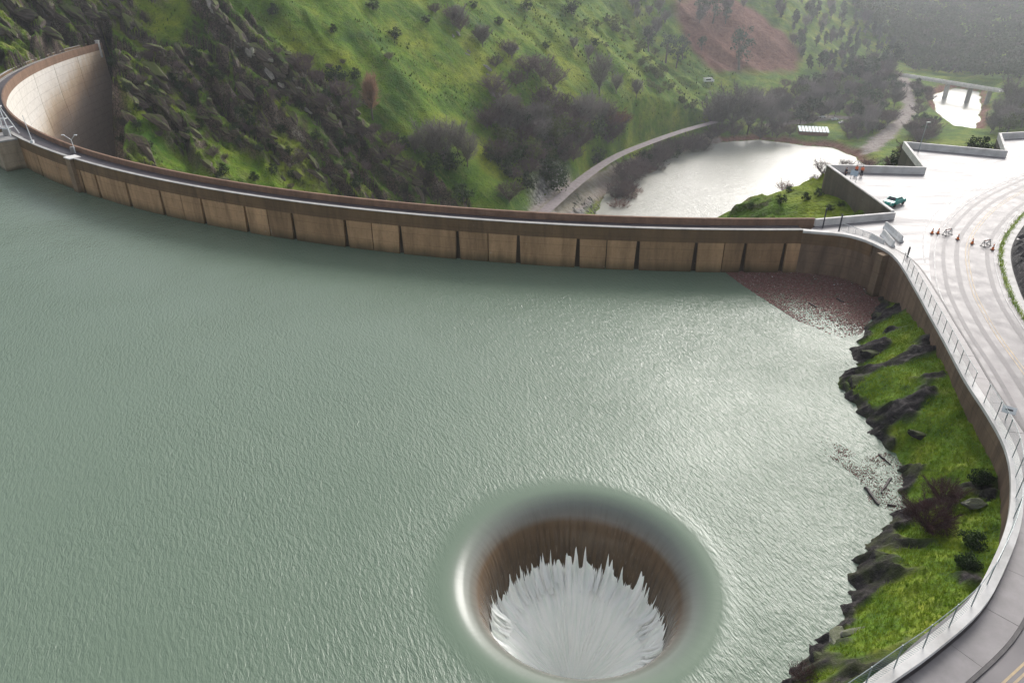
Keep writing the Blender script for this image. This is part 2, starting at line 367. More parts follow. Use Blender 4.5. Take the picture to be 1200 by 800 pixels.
# rock spines running down the left slope (world xy), with a gully beside them
SP1 = np.array([at_t(px, py, plane_t(px, py))[:2] for px, py in [(215, -30), (245, 10), (300, 62), (350, 110), (400, 145), (450, 185), (500, 228), (540, 260)]])
SP2 = np.array([at_t(px, py, plane_t(px, py))[:2] for px, py in [(120, 40), (180, 75), (250, 75), (310, 130), (370, 170), (410, 215), (440, 250)]])
SP3 = np.array([at_t(px, py, plane_t(px, py))[:2] for px, py in [(520, 10), (600, 70), (660, 120), (700, 150)]])
GUL = np.array([at_t(px, py, plane_t(px, py))[:2] for px, py in [(290, 10), (340, 62), (400, 112), (450, 152), (500, 195), (560, 240)]])
SP4 = np.array([at_t(px, py, 470)[:2] for px, py in [(690, -10), (740, 45), (790, 100), (830, 138)]])
def ground(X, Y, full=False):
    X = np.asarray(X, float); Y = np.asarray(Y, float)
    z = bil(GB, X, Y)
    U = .83*X-.56*Y; W = .56*X+.83*Y
    hill = sm(30, -40, U+160 - .0*W)              # left hillside weight: U small there
    d1 = path_d(X, Y, SP1); d2 = path_d(X, Y, SP2); d3 = path_d(X, Y, SP3)
    rc = np.hypot(X-DC[0], Y-DC[1])
    left = sm(-10, -60, X) * sm(340, 300, Y)*sm(-185, -165, X)
    z = z + 7*np.exp(-(d1/7)**2) + 5*np.exp(-(d2/7)**2) + 3*np.exp(-(d3/8)**2)
    z = z - 7*np.exp(-(path_d(X, Y, GUL)/9)**2) + 4*np.exp(-(path_d(X, Y, SP4)/9)**2)
    rib = ridged(W/34, U/150, 3, 5)-.5
    z = z + hill*rib*9 + fbm(X/40, Y/40, 4, 2)*2.0*hill
    # rock where the spines and the cliff by the dam are
    jag = fbm(W/9, U/26, 4, 11)
    cliff = sm(-45, -85, X)*sm(300, 262, Y)*sm(-60, -40, z)
    topl = sm(-115, -135, X)*sm(0, 8, z)
    rock = np.clip(1.25*np.exp(-(d1/8)**2)+1.0*np.exp(-(d2/16)**2)+.62*cliff+.75*topl+.7*np.exp(-(d3/4)**2)+jag*.75, 0, 1)
    rock = sm(.45, .75, rock)*sm(-225, -140, -np.hypot(X+90, Y-215)*1.0-20)
    w1 = W/12+fbm(X/30, Y/30, 3, 7)*1.1+U/140; w2 = W/4.3+fbm(X/12, Y/12, 3, 8)*.9-U/70
    f1 = w1-np.floor(w1); f2 = w2-np.floor(w2)
    saw1 = np.where(f1 < .14, f1/.14, 1-(f1-.14)/.86); saw2 = np.where(f2 < .2, f2/.2, 1-(f2-.2)/.8)
    brk = .35+1.1*vn(W/7, U/17, 22)
    z = z + rock*((saw1-.5)*6.5*brk+(saw2-.5)*2.4*brk+(ridged(X/3.6, Y/3.6, 3, 31)-.5)*3.2)
    z = z + hill*(1-rock)*((saw1-.5)*1.5*brk*sm(.45, .75, vn(W/30, U/60, 36))+(saw2-.5)*.3*brk+fbm(X/6, Y/6, 3, 33)*1.1+fbm(X/16, Y/16, 3, 34)*1.2)
    # cliff beside the dam: the rock stops short of the concrete
    cl = X+.55*Y+fbm(Y/9, X/30, 3, 91)*3.5-.5
    inr = (rc < RD+2) & (Y > 150) & (X < -60)
    z = np.where(inr, np.minimum(z, -40+np.clip(cl+2, 0, 40)*4.2+(ridged(X/6, Y/6, 3, 92)-.5)*6), z)
    rock = np.where(inr & (cl < 9), np.maximum(rock, sm(9, 5, cl)), rock)
    # right knoll
    kn = sm(175, 140, np.hypot(X-45, Y-112)+100)*sm(15, 25, X)
    kr = sm(.1, .35, fbm(X/5, Y/5, 4, 41)+np.exp(-((X-41)**2+(Y-117)**2)/14)*.8-.08)
    z = z + kn*(kr*1.6*ridged(X/4, Y/4, 3, 43)-.4+fbm(X/6, Y/6, 3, 44)*.9)
    rock = np.maximum(rock, kn*kr)
    # the cut bank far away: bare red earth
    pb = np.hypot((X-185)/55, (Y-640)/48); red = sm(1.15, .85, pb+fbm(X/30, Y/30, 3, 51)*.3)
    # far wooded relief
    z = z + sm(560, 760, Y)*fbm(X/60, Y/60, 4, 61)*9
    # valley floor, roads, river
    dr = path_d(X, Y, ROAD2)
    z = z*sm(4, 12, dr)+(-60.0)*(1-sm(4, 12, dr))
    s = np.minimum(poly_sd(X, Y, POOL), poly_sd(X, Y, POOL2))
    s = s + fbm(X/9, Y/9, 3, 71)*2.2
    bank = Z_RIV+np.clip(s, 0, None)*.6+np.clip(s-14, 0, None)*4
    z = np.where(s < 0, Z_RIV+np.clip(s*.35, -3, 0), np.where((Y > 200), np.maximum(np.minimum(z, bank), Z_RIV+np.clip(s*.25, .1, 3)), z))
    z = np.where(Y > 150, np.maximum(z, np.where(s > 0, Z_RIV+.1+np.clip(s*.2, 0, 4), -99)), z)
    # the lake's bed and the ground under the car park
    ang = np.degrees(np.arctan2(X-DC[0], DC[1]-Y))
    lk = (rc > RD+1.0) & (ang > -63) & (ang < 4) | (Y < 86) & (X < 41)
    z = np.where(lk, np.minimum(z, -7), z)
    ls = poly_sd(X, Y, LOTP); z = np.where(ls < 0, np.minimum(z, 3.2), np.where(ls < 6, np.minimum(z, 3.6), z))
    z = np.where((rc < RD+4) & (rc > RD-8) & (ang < -63) & (ang > -91.5), np.minimum(z, 4.2), z)
    if not full: return z
    riprap = sm(3, 5, dr)*sm(21, 16, dr)*sm(0, -6, (X-ROAD2[0, 0])*.0+np.where(U > U*0+0, 0, 0)) if False else None
    side = s
    dirt = np.zeros_like(z)
    for P in PATHS: dirt = np.maximum(dirt, sm(7.5, 3.0, path_d(X, Y, P)+fbm(X/8, Y/8, 3, 81)*3.5))
    dirt = np.maximum(dirt, sm(7, 4.2, dr+fbm(X/5, Y/5, 3, 82)*1.2)*.85)
    mud = sm(7, 2, s+fbm(X/10, Y/10, 2, 83)*3)*(s > 0)*sm(300, 380, Y)
    rip = sm(30, 22, s)*(dr > 4)*sm(345, 325, Y)*sm(250, 270, Y)*(X > 0)*sm(-70.8, -69, z)
    return z, rock, red, np.clip(dirt, 0, 1), mud, rip
LOTP = np.array(LOT + [(180, 150), (180, -60), (10, -60)] + [tuple(p) for p in WALL[::-1][::3]])
def hits(pts):
    """where sight lines through picture points meet the ground"""
    out = []
    for p in pts:
        d = ray(*p); t0 = math.atan2(d[0], d[1]); j = int(np.clip(round((t0-th[0])/(th[1]-th[0])), 0, NA-1)); T = rr/math.hypot(d[0], d[1])
        Xc, Yc = d[0]*T, d[1]*T
        k = np.where((CAMZ+d[2]*T < Z[:, j]) & ((np.hypot(Xc-DC[0], Yc-DC[1]) < RD-1.0) | (Yc > 215)))[0]
        if len(k) == 0: out.append(None); continue
        k = k[0]; out.append((Xc[k], Yc[k], float(Z[k, j]), T[k]))
    return out

# ------------------------------------------------------------------ terrain
NA, NR = 640, 660
th = np.linspace(rad(-50), rad(48), NA); rr = 84*np.exp(np.linspace(0, math.log(1160/84), NR))
TH, RR = np.meshgrid(th, rr)
X, Y = RR*np.sin(TH), RR*np.cos(TH)
Z, rock, red, dirt, mud, rip = ground(X, Y, True)
idx = np.arange(NA*NR).reshape(NR, NA)
Q = np.stack([idx[:-1, :-1], idx[:-1, 1:], idx[1:, 1:], idx[1:, :-1]], -1).reshape(-1, 4)
zq = Z.ravel()[Q].max(1); Q = Q[zq > -6.9 if False else ~((zq <= -6.9) & (Y.ravel()[Q].max(1) < 110) & (X.ravel()[Q].max(1) < 12))]
g = NG('hillside_ground')
co = g.n('ShaderNodeNewGeometry').outputs['Position']
n1 = g.noise(co, .045, 5, .6); n2 = g.noise(co, .35, 5, .65); n3 = g.noise(co, 1.6, 4, .6)
mp0 = g.n('ShaderNodeMapping'); g.l(co, mp0.inputs[0]); mp0.inputs['Rotation'].default_value = (0, 0, rad(34)); mpd = g.n('ShaderNodeMapping'); g.l(mp0.outputs[0], mpd.inputs[0]); mpd.inputs['Scale'].default_value = (.25, 1, .4)
nd = g.noise(mpd.outputs[0], .3, 5, .6)
grass = g.ramp(n1, [(.34, (.04, .105, .01)), (.48, (.115, .21, .014)), (.64, (.26, .31, .028))])
grass = g.mix(g.math('MULTIPLY', g.ramp(n2, [(.45, (0, 0, 0)), (.75, (1, 1, 1))]), .6), grass, (.035, .07, .012))
grass = g.mix(g.math('MULTIPLY', g.ramp(nd, [(.5, (0, 0, 0)), (.72, (1, 1, 1))]), .55), grass, (.20, .22, .05))
grass = g.mix(g.math('MULTIPLY', g.ramp(n3, [(.48, (0, 0, 0)), (.68, (1, 1, 1))]), .6), grass, (.05, .07, .02))
rk = g.ramp(nd, [(.34, (.022, .018, .017)), (.48, (.085, .063, .052)), (.6, (.17, .13, .105)), (.72, (.36, .32, .27))])
rk = g.mix(g.math('MULTIPLY', g.ramp(n2, [(.5, (0, 0, 0)), (.66, (1, 1, 1))]), .7), rk, (.06, .09, .02))
ge_ = g.n('ShaderNodeNewGeometry'); sz_ = g.n('ShaderNodeSeparateXYZ'); g.l(ge_.outputs['Normal'], sz_.inputs[0])
steep = g.ramp(g.math('ADD', sz_.outputs[2], g.math('MULTIPLY', g.math('SUBTRACT', n2, .5), .5)), [(.62, (1, 1, 1)), (.86, (.12, .12, .12))])
vk = g.n('ShaderNodeTexVoronoi', feature='DISTANCE_TO_EDGE'); mk_ = g.n('ShaderNodeMapping'); g.l(mpd.outputs[0], mk_.inputs[0]); mk_.inputs['Scale'].default_value = (.5, .55, .5); g.l(mk_.outputs[0], vk.inputs['Vector'])
rk = g.mix(g.math('MULTIPLY', g.ramp(vk.outputs['Distance'], [(.02, (1, 1, 1)), (.11, (0, 0, 0))]), .85), rk, (.012, .011, .01))
col = g.mix(g.math('MULTIPLY', g.attr('rock'), steep), grass, rk)
col = g.mix(g.attr('red'), col, g.ramp(n2, [(.35, (.15, .06, .045)), (.7, (.24, .12, .085))]))
col = g.mix(g.attr('mud'), col, g.ramp(n2, [(.35, (.17, .07, .045)), (.7, (.28, .14, .10))]))
vo = g.n('ShaderNodeTexVoronoi'); g.l(co, vo.inputs['Vector']); vo.inputs['Scale'].default_value = .55
col = g.mix(g.attr('rip'), col, g.ramp(vo.outputs['Distance'], [(.1, (.36, .34, .33)), (.8, (.08, .075, .075))]))
col = g.mix(g.attr('dirt'), col, g.ramp(n2, [(.35, (.27, .22, .2)), (.7, (.42, .37, .34))]))
bp = g.bump(g.math('ADD', n3, g.math('MULTIPLY', n2, 1.8)), 1.0, .9)
M['ground'] = g.out(col, .9, bp, .1)
terr = mk('hillside_terrain', np.c_[X.ravel(), Y.ravel(), Z.ravel()], Q, M['ground'], None, True)
for nm, a in (('rock', rock), ('red', red), ('dirt', dirt), ('mud', mud), ('rip', rip)):
    at_ = terr.data.attributes.new(nm, 'FLOAT', 'POINT'); at_.data.foreach_set('value', np.asarray(a, np.float32).ravel())
struct(terr)
ok = np.where((rock.ravel() < .5) & (Z.ravel() > -61) & (Y.ravel() > 190) & (X.ravel() < 175) & (Y.ravel() < 640) & (red.ravel() < .3) & (path_d(X.ravel(), Y.ravel(), ROAD2) > 6))[0]
NTF = 30000; pk = RS.choice(ok, NTF); tx = X.ravel()[pk]+RS.uniform(-.6, .6, NTF); ty = Y.ravel()[pk]+RS.uniform(-.6, .6, NTF); tz = Z.ravel()[pk]-.12
dist = np.hypot(tx, ty)/300; dens = vn(tx/14, ty/14, 15) > .42
V = []; F = []
for x_, y_, z_, d_ in zip(tx[dens], ty[dens], tz[dens], dist[dens]):
    hh = (.25+.65*RS.rand()**2)*d_
    for b_ in range(3):
        a = RS.rand()*6.283; w_ = hh*.38; ca, sa = math.cos(a), math.sin(a); n0 = len(V); lx_, ly_ = RS.uniform(-.5, .5, 2)*hh
        V += [(x_-sa*w_, y_+ca*w_, z_), (x_+sa*w_, y_-ca*w_, z_), (x_+lx_+ca*w_*.5, y_+ly_+sa*w_*.5, z_+hh*1.3)]; F.append((n0, n0+1, n0+2))
g = NG('slope_scrub'); isl = g.n('ShaderNodeNewGeometry').outputs['Random Per Island']
M['scrub'] = g.out(g.ramp(isl, [(0, (.03, .055, .014)), (.4, (.07, .12, .018)), (.75, (.15, .2, .03)), (1, (.24, .22, .08))]), .9, None, .1)
stuff(mk('slope_grass', V, F, M['scrub']), 'rough grass tussocks covering the green hillside', 'grass')
# river sheet
rv = mk('river', [(-40, 200, Z_RIV), (600, 200, Z_RIV), (600, 760, Z_RIV), (-40, 760, Z_RIV)], [(0, 1, 2, 3)], M['river']); struct(rv)
# river road
NRM = normals2(ROAD2); Vr = []; Fr = []
for i, p in enumerate(ROAD2):
    for o_ in (-2.6, -.9, .9, 2.6):
        q = p[:2]+NRM[i]*o_; Vr.append((q[0], q[1], -59.75+(.08 if abs(o_) < 1 else 0)))
for i in range(len(ROAD2)-1):
    for k in range(3): Fr.append((i*4+k, i*4+k+1, i*4+k+5, i*4+k+4))
M['gravel_road'] = simple('gravel_road', (.17, .14, .14), (.27, .23, .23), .5, .85, .3)
struct(mk('river_road', Vr, Fr, M['gravel_road'], None, True))

# ------------------------------------------------------------------ lake
bnd = [arc(181, rad(a)) for a in np.linspace(-70, 1.2, 90)]
wl = off(WALL, -.2)
bnd = bnd + [tuple(p) for p in wl] + [(10, -160), (-420, -160), (-420, 120), (-250, 190)]
bnd = np.array(bnd)
NT = 720; aa = np.linspace(0, 2*math.pi, NT, endpoint=False); rmax = np.zeros(NT)
for i, a in enumerate(aa):
    d = np.array([math.cos(a), math.sin(a)]); best = 1e9
    for p, q in zip(bnd, np.roll(bnd, -1, 0)):
        e = q-p; det = d[0]*-e[1]+d[1]*e[0]
        if abs(det) < 1e-9: continue
        w_ = p-SPC; t = (w_[0]*-e[1]+w_[1]*e[0])/det; u = (d[0]*w_[1]-d[1]*w_[0])/det
        if t > 0 and 0 <= u <= 1: best = min(best, t)
    rmax[i] = min(best, 420) if best > 5 else 400
def dip(r): return np.interp(r, [7.6, 7.8, 8.0, 8.25, 8.5, 8.8, 9.1, 9.5, 10, 11], [-.55, -.40, -.29, -.19, -.12, -.065, -.035, -.015, -.005, 0])   # the surface sags towards the lip
R_LIP = 9.3
fr = np.r_[0, np.cumsum(1.13**np.arange(56))]; fr /= fr[-1]
V = []; nr_ = len(fr)
for f_ in fr:
    r = R_LIP+(rmax-R_LIP)*f_
    V.append(np.c_[SPC[0]+r*np.cos(aa), SPC[1]+r*np.sin(aa), dip(r)])
V = np.concatenate(V); ii = np.arange(NT); jj = (ii+1) % NT
F = np.concatenate([np.stack([k*NT+ii, (k+1)*NT+ii, (k+1)*NT+jj, k*NT+jj], -1) for k in range(nr_-1)])
struct(mk('lake', V, F, M['lake'], None, True))

# ------------------------------------------------------------------ bell-mouth spillway
PROF = np.array([(9.3, -.024), (9.1, -.035), (8.8, -.065), (8.5, -.12), (8.25, -.19), (8.0, -.29), (7.8, -.40), (7.6, -.55), (7.35, -.80), (7.12, -1.12), (6.92, -1.5), (6.75, -1.95), (6.58, -2.5), (6.4, -3.3), (6.2, -4.5), (6.02, -6), (5.88, -8), (5.8, -10.5), (5.75, -14)])
pr = catmull(PROF, .2)
def r_of(z): return np.interp(-np.asarray(z), -pr[:, 1], pr[:, 0])
spill = empty('spillway', (SPC[0], SPC[1], 0)); tag(spill, 'round bell-mouth spillway swallowing the green lake water in a white plunge', 'spillway')
NT2 = 540; a2 = np.linspace(0, 2*math.pi, NT2, endpoint=False); V = []
for r, z in pr:
    w_ = .035*np.clip((-z-.4)/1.5, 0, 1)*(vn(a2*60/2/math.pi*4, z*.25+np.zeros(NT2), 3)-.5)*2
    V.append(np.c_[(r+w_)*np.cos(a2), (r+w_)*np.sin(a2), np.full(NT2, z)])
V = np.concatenate(V); ii = np.arange(NT2); jj = (ii+1) % NT2
F = np.concatenate([np.stack([k*NT2+ii, k*NT2+jj, (k+1)*NT2+jj, (k+1)*NT2+ii], -1)[:, ::-1] for k in range(len(pr)-1)])
g = NG('sliding_water_sheet'); tc = g.n('ShaderNodeTexCoord'); sx = g.n('ShaderNodeSeparateXYZ'); g.l(tc.outputs['Object'], sx.inputs[0])
an = g.math('ARCTAN2', sx.outputs[1], sx.outputs[0]); cb = g.n('ShaderNodeCombineXYZ')
g.l(g.math('MULTIPLY', an, 22.0), cb.inputs[0]); g.l(g.math('MULTIPLY', sx.outputs[2], .35), cb.inputs[1])
s1 = g.noise(cb.outputs[0], 1.0, 5, .65); s2 = g.noise(cb.outputs[0], 3.5, 4, .65)
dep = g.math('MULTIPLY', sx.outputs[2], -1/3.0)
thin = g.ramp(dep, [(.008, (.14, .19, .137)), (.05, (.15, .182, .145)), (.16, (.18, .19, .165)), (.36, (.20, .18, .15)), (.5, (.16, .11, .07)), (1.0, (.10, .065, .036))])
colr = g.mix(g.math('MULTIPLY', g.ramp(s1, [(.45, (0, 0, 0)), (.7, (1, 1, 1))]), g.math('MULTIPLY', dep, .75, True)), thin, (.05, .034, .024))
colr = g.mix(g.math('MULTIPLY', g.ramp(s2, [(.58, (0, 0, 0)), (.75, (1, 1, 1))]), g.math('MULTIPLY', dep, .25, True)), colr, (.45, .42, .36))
bp = g.bump(g.math('ADD', s1, g.math('MULTIPLY', s2, .5)), .2, .04)
M['sheet'] = g.out(colr, .22, bp, .5); g.b.inputs['IOR'].default_value = 1.33
mk('water_sheet', V, F, M['sheet'], spill, True)
# white water: tapering streaks of foam that start at uneven depths, thickening to a full white curtain
g = NG('white_water'); tc = g.n('ShaderNodeTexCoord'); sx = g.n('ShaderNodeSeparateXYZ'); g.l(tc.outputs['Object'], sx.inputs[0])
an = g.math('ARCTAN2', sx.outputs[1], sx.outputs[0]); cb = g.n('ShaderNodeCombineXYZ')
g.l(g.math('MULTIPLY', an, 14.0), cb.inputs[0]); g.l(g.math('MULTIPLY', sx.outputs[2], .45), cb.inputs[1])
f1 = g.noise(cb.outputs[0], 1.0, 5, .6); f2 = g.noise(tc.outputs['Object'], 2.5, 4, .6)
M['foam'] = g.out(g.ramp(f1, [(.3, (.86, .92, .85)), (.55, (.985, .99, .95))]), .95, g.bump(g.math('ADD', f1, g.math('MULTIPLY', f2, .5)), .35, .12), .1)
V = []; F = []
for k in range(2600):
    a = RS.rand()*2*math.pi
    top = -3.9-1.6*vn(np.array([a*4]), np.array([1.]), 4)[0]-.9*RS.rand()-(.0 if RS.rand() > .03 else -1.0)
    L = 1.8+RS.rand()*1.6; rch = RS.uniform(.25, 1.3); wid = .05+.12*RS.rand()**2; n = 6; b0 = len(V); drift = RS.randn()*.01
    for q in range(n+1):
        s_ = q/n; z = top-L*s_*(1-.25*s_); r = float(r_of(z))-.03-rch*s_**2.0; w_ = wid*min(1, s_*2.0)/r
        aq = a+drift*s_
        for sg in (-1, 0, 1):
            rr_ = r-(.04*min(1, s_*3) if sg == 0 else 0)
            V.append((rr_*math.cos(aq+sg*w_), rr_*math.sin(aq+sg*w_), z+(.03*s_ if sg == 0 else 0)))
    for q in range(n):
        for m in range(2): F.append((b0+q*3+m, b0+q*3+m+1, b0+q*3+m+4, b0+q*3+m+3))
fo = mk('foam_streaks', V, F, M['foam'], spill, True); fo['kind'] = 'stuff'
# solid boil of white water closing the throat, ridged by the falling streaks
V = []; NK = 30
for k in range(NK+1):
    s_ = k/NK; r = 5.98*(1-s_)**.9+.002; z = -5.4-7.0*s_**1.0
    rid = (vn(a2*30, np.full(NT2, s_*2.0), 6)-.5)*.5*(1-s_)**.8+(vn(np.cos(a2)*r*1.3+9, np.sin(a2)*r*.7+9, 7)-.5)*.45
    if s_ < .22:
        sp_ = (vn(a2*34, a2*0+5, 9)**2.2*2.6+vn(a2*9, a2*0+3, 10)*1.2-1.1)*(1-s_/.22)
        zt2 = z+rid*(s_/.22)+sp_; rw = np.minimum(r_of(zt2)-.05, r+.5*(1-s_/.22)); V.append(np.c_[rw*np.cos(a2), rw*np.sin(a2), zt2]); continue
    V.append(np.c_[r*np.cos(a2), r*np.sin(a2), z+rid])
V = np.concatenate(V)
F = np.concatenate([np.stack([k*NT2+ii, k*NT2+jj, (k+1)*NT2+jj, (k+1)*NT2+ii], -1)[:, ::-1] for k in range(NK)])
mk('plunge_foam', V, F, M['foam'], spill, True)

# ------------------------------------------------------------------ the dam
dam = empty('dam', (0, 0, 0)); tag(dam, 'long curved brown concrete arch dam with panelled lake face and narrow crest road', 'dam')
def arcpath(R, a0, a1, n): return np.array([arc(R, a0+(a1-a0)*k/n) for k in range(n+1)])
def arc_sweep(prof, a0, a1, n):
    """prof: (radius, z)"""
    V = []; m = len(prof)
    for k in range(n+1):
        a = a0+(a1-a0)*k/n
        for R, z in prof: x, y = arc(R, a); V.append((x, y, z))
    F = [(i*m+k, i*m+(k+1) % m, (i+1)*m+(k+1) % m, (i+1)*m+k) for i in range(n) for k in range(m)] + [tuple(range(m)), tuple((n*m+k) for k in range(m-1, -1, -1))]
    return V, [f[::-1] for f in F]
aE = rad(1.2)
mk('crest_beam', *arc_sweep([(RU, 4.05), (RU, ZT), (RU-.42, ZT), (RU-.42, ZD+.02), (RU-.9, ZD-.5), (RU-.9, 4.05)], A0, aE, 150), M['beam'], dam)
mk('coping', *arc_sweep([(RU+.05, ZT+.003), (RU+.05, ZT+.09), (RU-.47, ZT+.09), (RU-.47, ZT+.003)], A0, aE, 150), M['grey_conc'], dam)
mk('crest_road', *arc_sweep([(RU-.421, ZD-.3), (RU-.421, ZD), (RD+.41, ZD), (RD+.41, ZD-.3)], A0, rad(1.5), 150), M['deck_road'], dam)
mk('walkway', *arc_sweep([(RU-.425, ZD+.002), (RU-.425, ZD+.16), (RU-1.25, ZD+.16), (RU-1.25, ZD+.002)], A0, aE, 150), M['grey_conc'], dam)
mk('downstream_parapet', *arc_sweep([(RD, 3.7), (RD, ZT+.12), (RD+.4, ZT+.12), (RD+.4, ZD-.6), (RD+.4, 3.7)], A0, rad(2.2), 150), M['parapet'], dam)
# body of the arch: thickening downwards, blocks with joints on the air side
g = NG('air_face_concrete'); po = g.n('ShaderNodeNewGeometry').outputs['Position']; sx = g.n('ShaderNodeSeparateXYZ'); g.l(po, sx.inputs[0])
bl = g.noise(po, .06, 5, .6); fi = g.noise(po, .8, 6, .65); ms = g.n('ShaderNodeMapping'); g.l(po, ms.inputs[0]); ms.inputs['Scale'].default_value = (.5, .5, .035); stn = g.noise(ms.outputs[0], 1., 6, .65)
# old seepage stain: brown below a slanting line
sl_ = g.math('ADD', g.math('MULTIPLY', sx.outputs[2], .06), g.math('ADD', g.math('MULTIPLY', sx.outputs[1], -.018), g.math('MULTIPLY', bl, .7)))
col = g.ramp(g.math('ADD', sl_, 5.0-.0), [(0, (0, 0, 0)), (1, (1, 1, 1))])
stf = g.math('ADD', sl_, g.math('ADD', 4.55, g.math('MULTIPLY', stn, .5)), True)
col = g.ramp(stf, [(.0, (.45, .36, .30)), (.3, (.46, .33, .23)), (.52, (.55, .43, .31)), (.75, (.66, .60, .53)), (1, (.70, .66, .61))])
col = g.mix(g.math('MULTIPLY', g.ramp(fi, [(.45, (0, 0, 0)), (.7, (1, 1, 1))]), .25), col, (.2, .16, .13))
frz = g.math('LESS_THAN', g.math('FRACT', g.math('MULTIPLY', sx.outputs[2], 1/2.3)), .05)
col = g.mix(g.math('MULTIPLY', frz, .3), col, (.16, .12, .10))
M['air_face'] = g.out(col, .9, g.bump(fi, .3, .1), .2)
NB = 16
for k in range(NB):
    a0_, a1_ = A0+(rad(2.2)-A0)*k/NB, A0+(rad(2.2)-A0)*(k+1)/NB; gp = .0006
    pj = [(RU-.95, 3.69), (RD+.06, 3.69), (RD-.1, -5), (RD-2, -25), (RD-6, -45), (RD-12, -74), (RU-.95, -74)]
    mk('dam_block', *[(V_, [f[::-1] for f in F_]) for V_, F_ in [arc_sweep(pj, a0_+gp, a1_-gp, 8)]][0], M['air_face'], dam)
# dark recess behind the lake-side panels
mk('joint_recess', *arc_sweep([(RU-.93, -3), (RU-.93, 4.04), (RU-.45, 4.04), (RU-.45, -3)], A0, aE, 150), M['slot'], dam)
def ang_of(px):  # crest angle seen above a picture column, along the wall's mid height
    best = None
    for a in np.linspace(rad(-60), rad(6), 3000):
        x, y = arc(RU, a); z = 2.5
        f_ = y*CP-(z-CAMZ)*SP; u = 600+FPX*x/f_
        if best is None or abs(u-px) < best[0]: best = (abs(u-px), a)
    return best[1]
joints = [(-26, 1), (-14, 1), (0, 1), (46, 1), (70, 0), (82, 1), (96, 1), (114, 1), (131, 0), (150, 1), (189, 1), (213, 0), (237, 1), (288, 1), (314, 0), (343, 1), (405, 1), (436, 0), (469, 1), (536, 1), (572, 0), (607, 1), (677, 1), (711, 0), (747, 1), (815, 1), (848, 0), (872, 1), (918, 1), (939, 0), (999, 0), (1049, 0)]
ja = [(ang_of(px) if px < 960 else None, wd_) for px, wd_ in joints]
ja = [(a, w_) for a, w_ in ja if a is not None]
lefts = np.linspace(A0+.01, ja[0][0], 15)[:-1]; ja = [(a, 1) for a in lefts]+ja+[(aE-.0008, 0)]
for (a0_, w0), (a1_, w1) in zip(ja[:-1], ja[1:]):
    n = 5; V = []; zb, ztp = -3.0, 4.03-.004*0
    gb0, gt0 = (.46, .2) if w0 else (.06, .06); gb1, gt1 = (.46, .2) if w1 else (.06, .06)
    pro = RU-.02+random.uniform(-.05, .04)
    for R in (RU-.44, pro):
        for z, g0, g1 in ((zb, gb0, gb1), (ztp, gt0, gt1)):
            # the dark joint widens downwards above the water: shape it between top and water line
            e0, e1 = a0_+g0/RU, a1_-g1/RU
            for q in range(n+1): x, y = arc(R, e0+(e1-e0)*q/n); V.append((x, y, z))
    m = n+1; F = []
    for q in range(n):
        F += [(2*m+q, 2*m+q+1, 3*m+q+1, 3*m+q), (m+q, m+q+1, q+1, q), (m+q, 3*m+q, 3*m+q+1, m+q+1), (q, q+1, 2*m+q+1, 2*m+q)]
    F += [(0, 2*m, 3*m, m), (n, m+n, 3*m+n, 2*m+n)]
    mk('wall_panel', V, F, M['panel'], dam)
# pilasters and the gate pier at the left
def radial_block(a, w_, r0, r1, z0, z1, name, mat, par):
    h = w_/2/RU; V = [(*arc(R, a+s*h), z) for z in (z0, z1) for R, s in ((r0, -1), (r0, 1), (r1, 1), (r1, -1))]
    return mk(name, V, [(0, 1, 2, 3), (7, 6, 5, 4), (4, 5, 1, 0), (5, 6, 2, 1), (6, 7, 3, 2), (7, 4, 0, 3)], mat, par)
ap = ang_of(89); radial_block(ap, 1.7, RU-.46, RU+.55, -3, ZT-.05, 'pilaster', M['pilaster'], dam)
radial_block(ap, 2.1, RU-1.3, RU+.65, ZT-.04, ZT+.1, 'pilaster_cap', M['white_conc'], dam)
apr = ang_of(20)
radial_block(apr, 7.2, RU-.9, RU+3.4, -4, ZD+.35, 'gate_pier', M['pier'], dam)
radial_block(apr, 7.5, RU-.95, RU+3.55, ZD+.36, ZD+.62, 'pier_slab', M['grey_conc'], dam)

# ------------------------------------------------------------------ car park, road, walls on the right
lot_poly = LOT + [(180, 150), (180, -60), (10.3, -60)] + [tuple(p) for p in off(WALL, -.25)[::-1]]
def flat_poly(name, P, z, mat, thick=0):
    me = bpy.data.meshes.new(name); import bmesh
    bm = bmesh.new(); vs = [bm.verts.new((p[0], p[1], z)) for p in P]; f = bm.faces.new(vs); f.normal_update()
    if f.normal.z < 0: f.normal_flip()
    bmesh.ops.triangulate(bm, faces=bm.faces[:]); bm.to_mesh(me); bm.free()
    me.materials.append(mat); o = bpy.data.objects.new(name, me); C.objects.link(o); return o
g = NG('wet_concrete_paving'); po = g.n('ShaderNodeNewGeometry').outputs['Position']
a_ = g.noise(po, .10, 5, .6); b_ = g.noise(po, .7, 6, .65); mm = g.n('ShaderNodeMapping'); g.l(po, mm.inputs[0]); mm.inputs['Rotation'].default_value = (0, 0, rad(-35)); mm.inputs['Scale'].default_value = (.25, 1.2, 1)
c_ = g.noise(mm.outputs[0], .5, 4, .6)
col = g.ramp(a_, [(.3, (.15, .14, .143)), (.7, (.21, .198, .203))])
col = g.mix(g.math('MULTIPLY', g.ramp(c_, [(.45, (0, 0, 0)), (.7, (1, 1, 1))]), .2), col, (.2, .18, .185))
rg = g.ramp(c_, [(.35, (.45, .45, .45)), (.65, (.6, .6, .6))])
M['lot'] = g.out(col, rg, g.bump(b_, .12, .02), .5)
lot_o = struct(flat_poly('car_park', lot_poly, ZD, M['lot']))
M['tyre'] = simple('tyre_mark', (.12, .112, .115), (.18, .17, .175), .4, .5, .1, .01, 8)
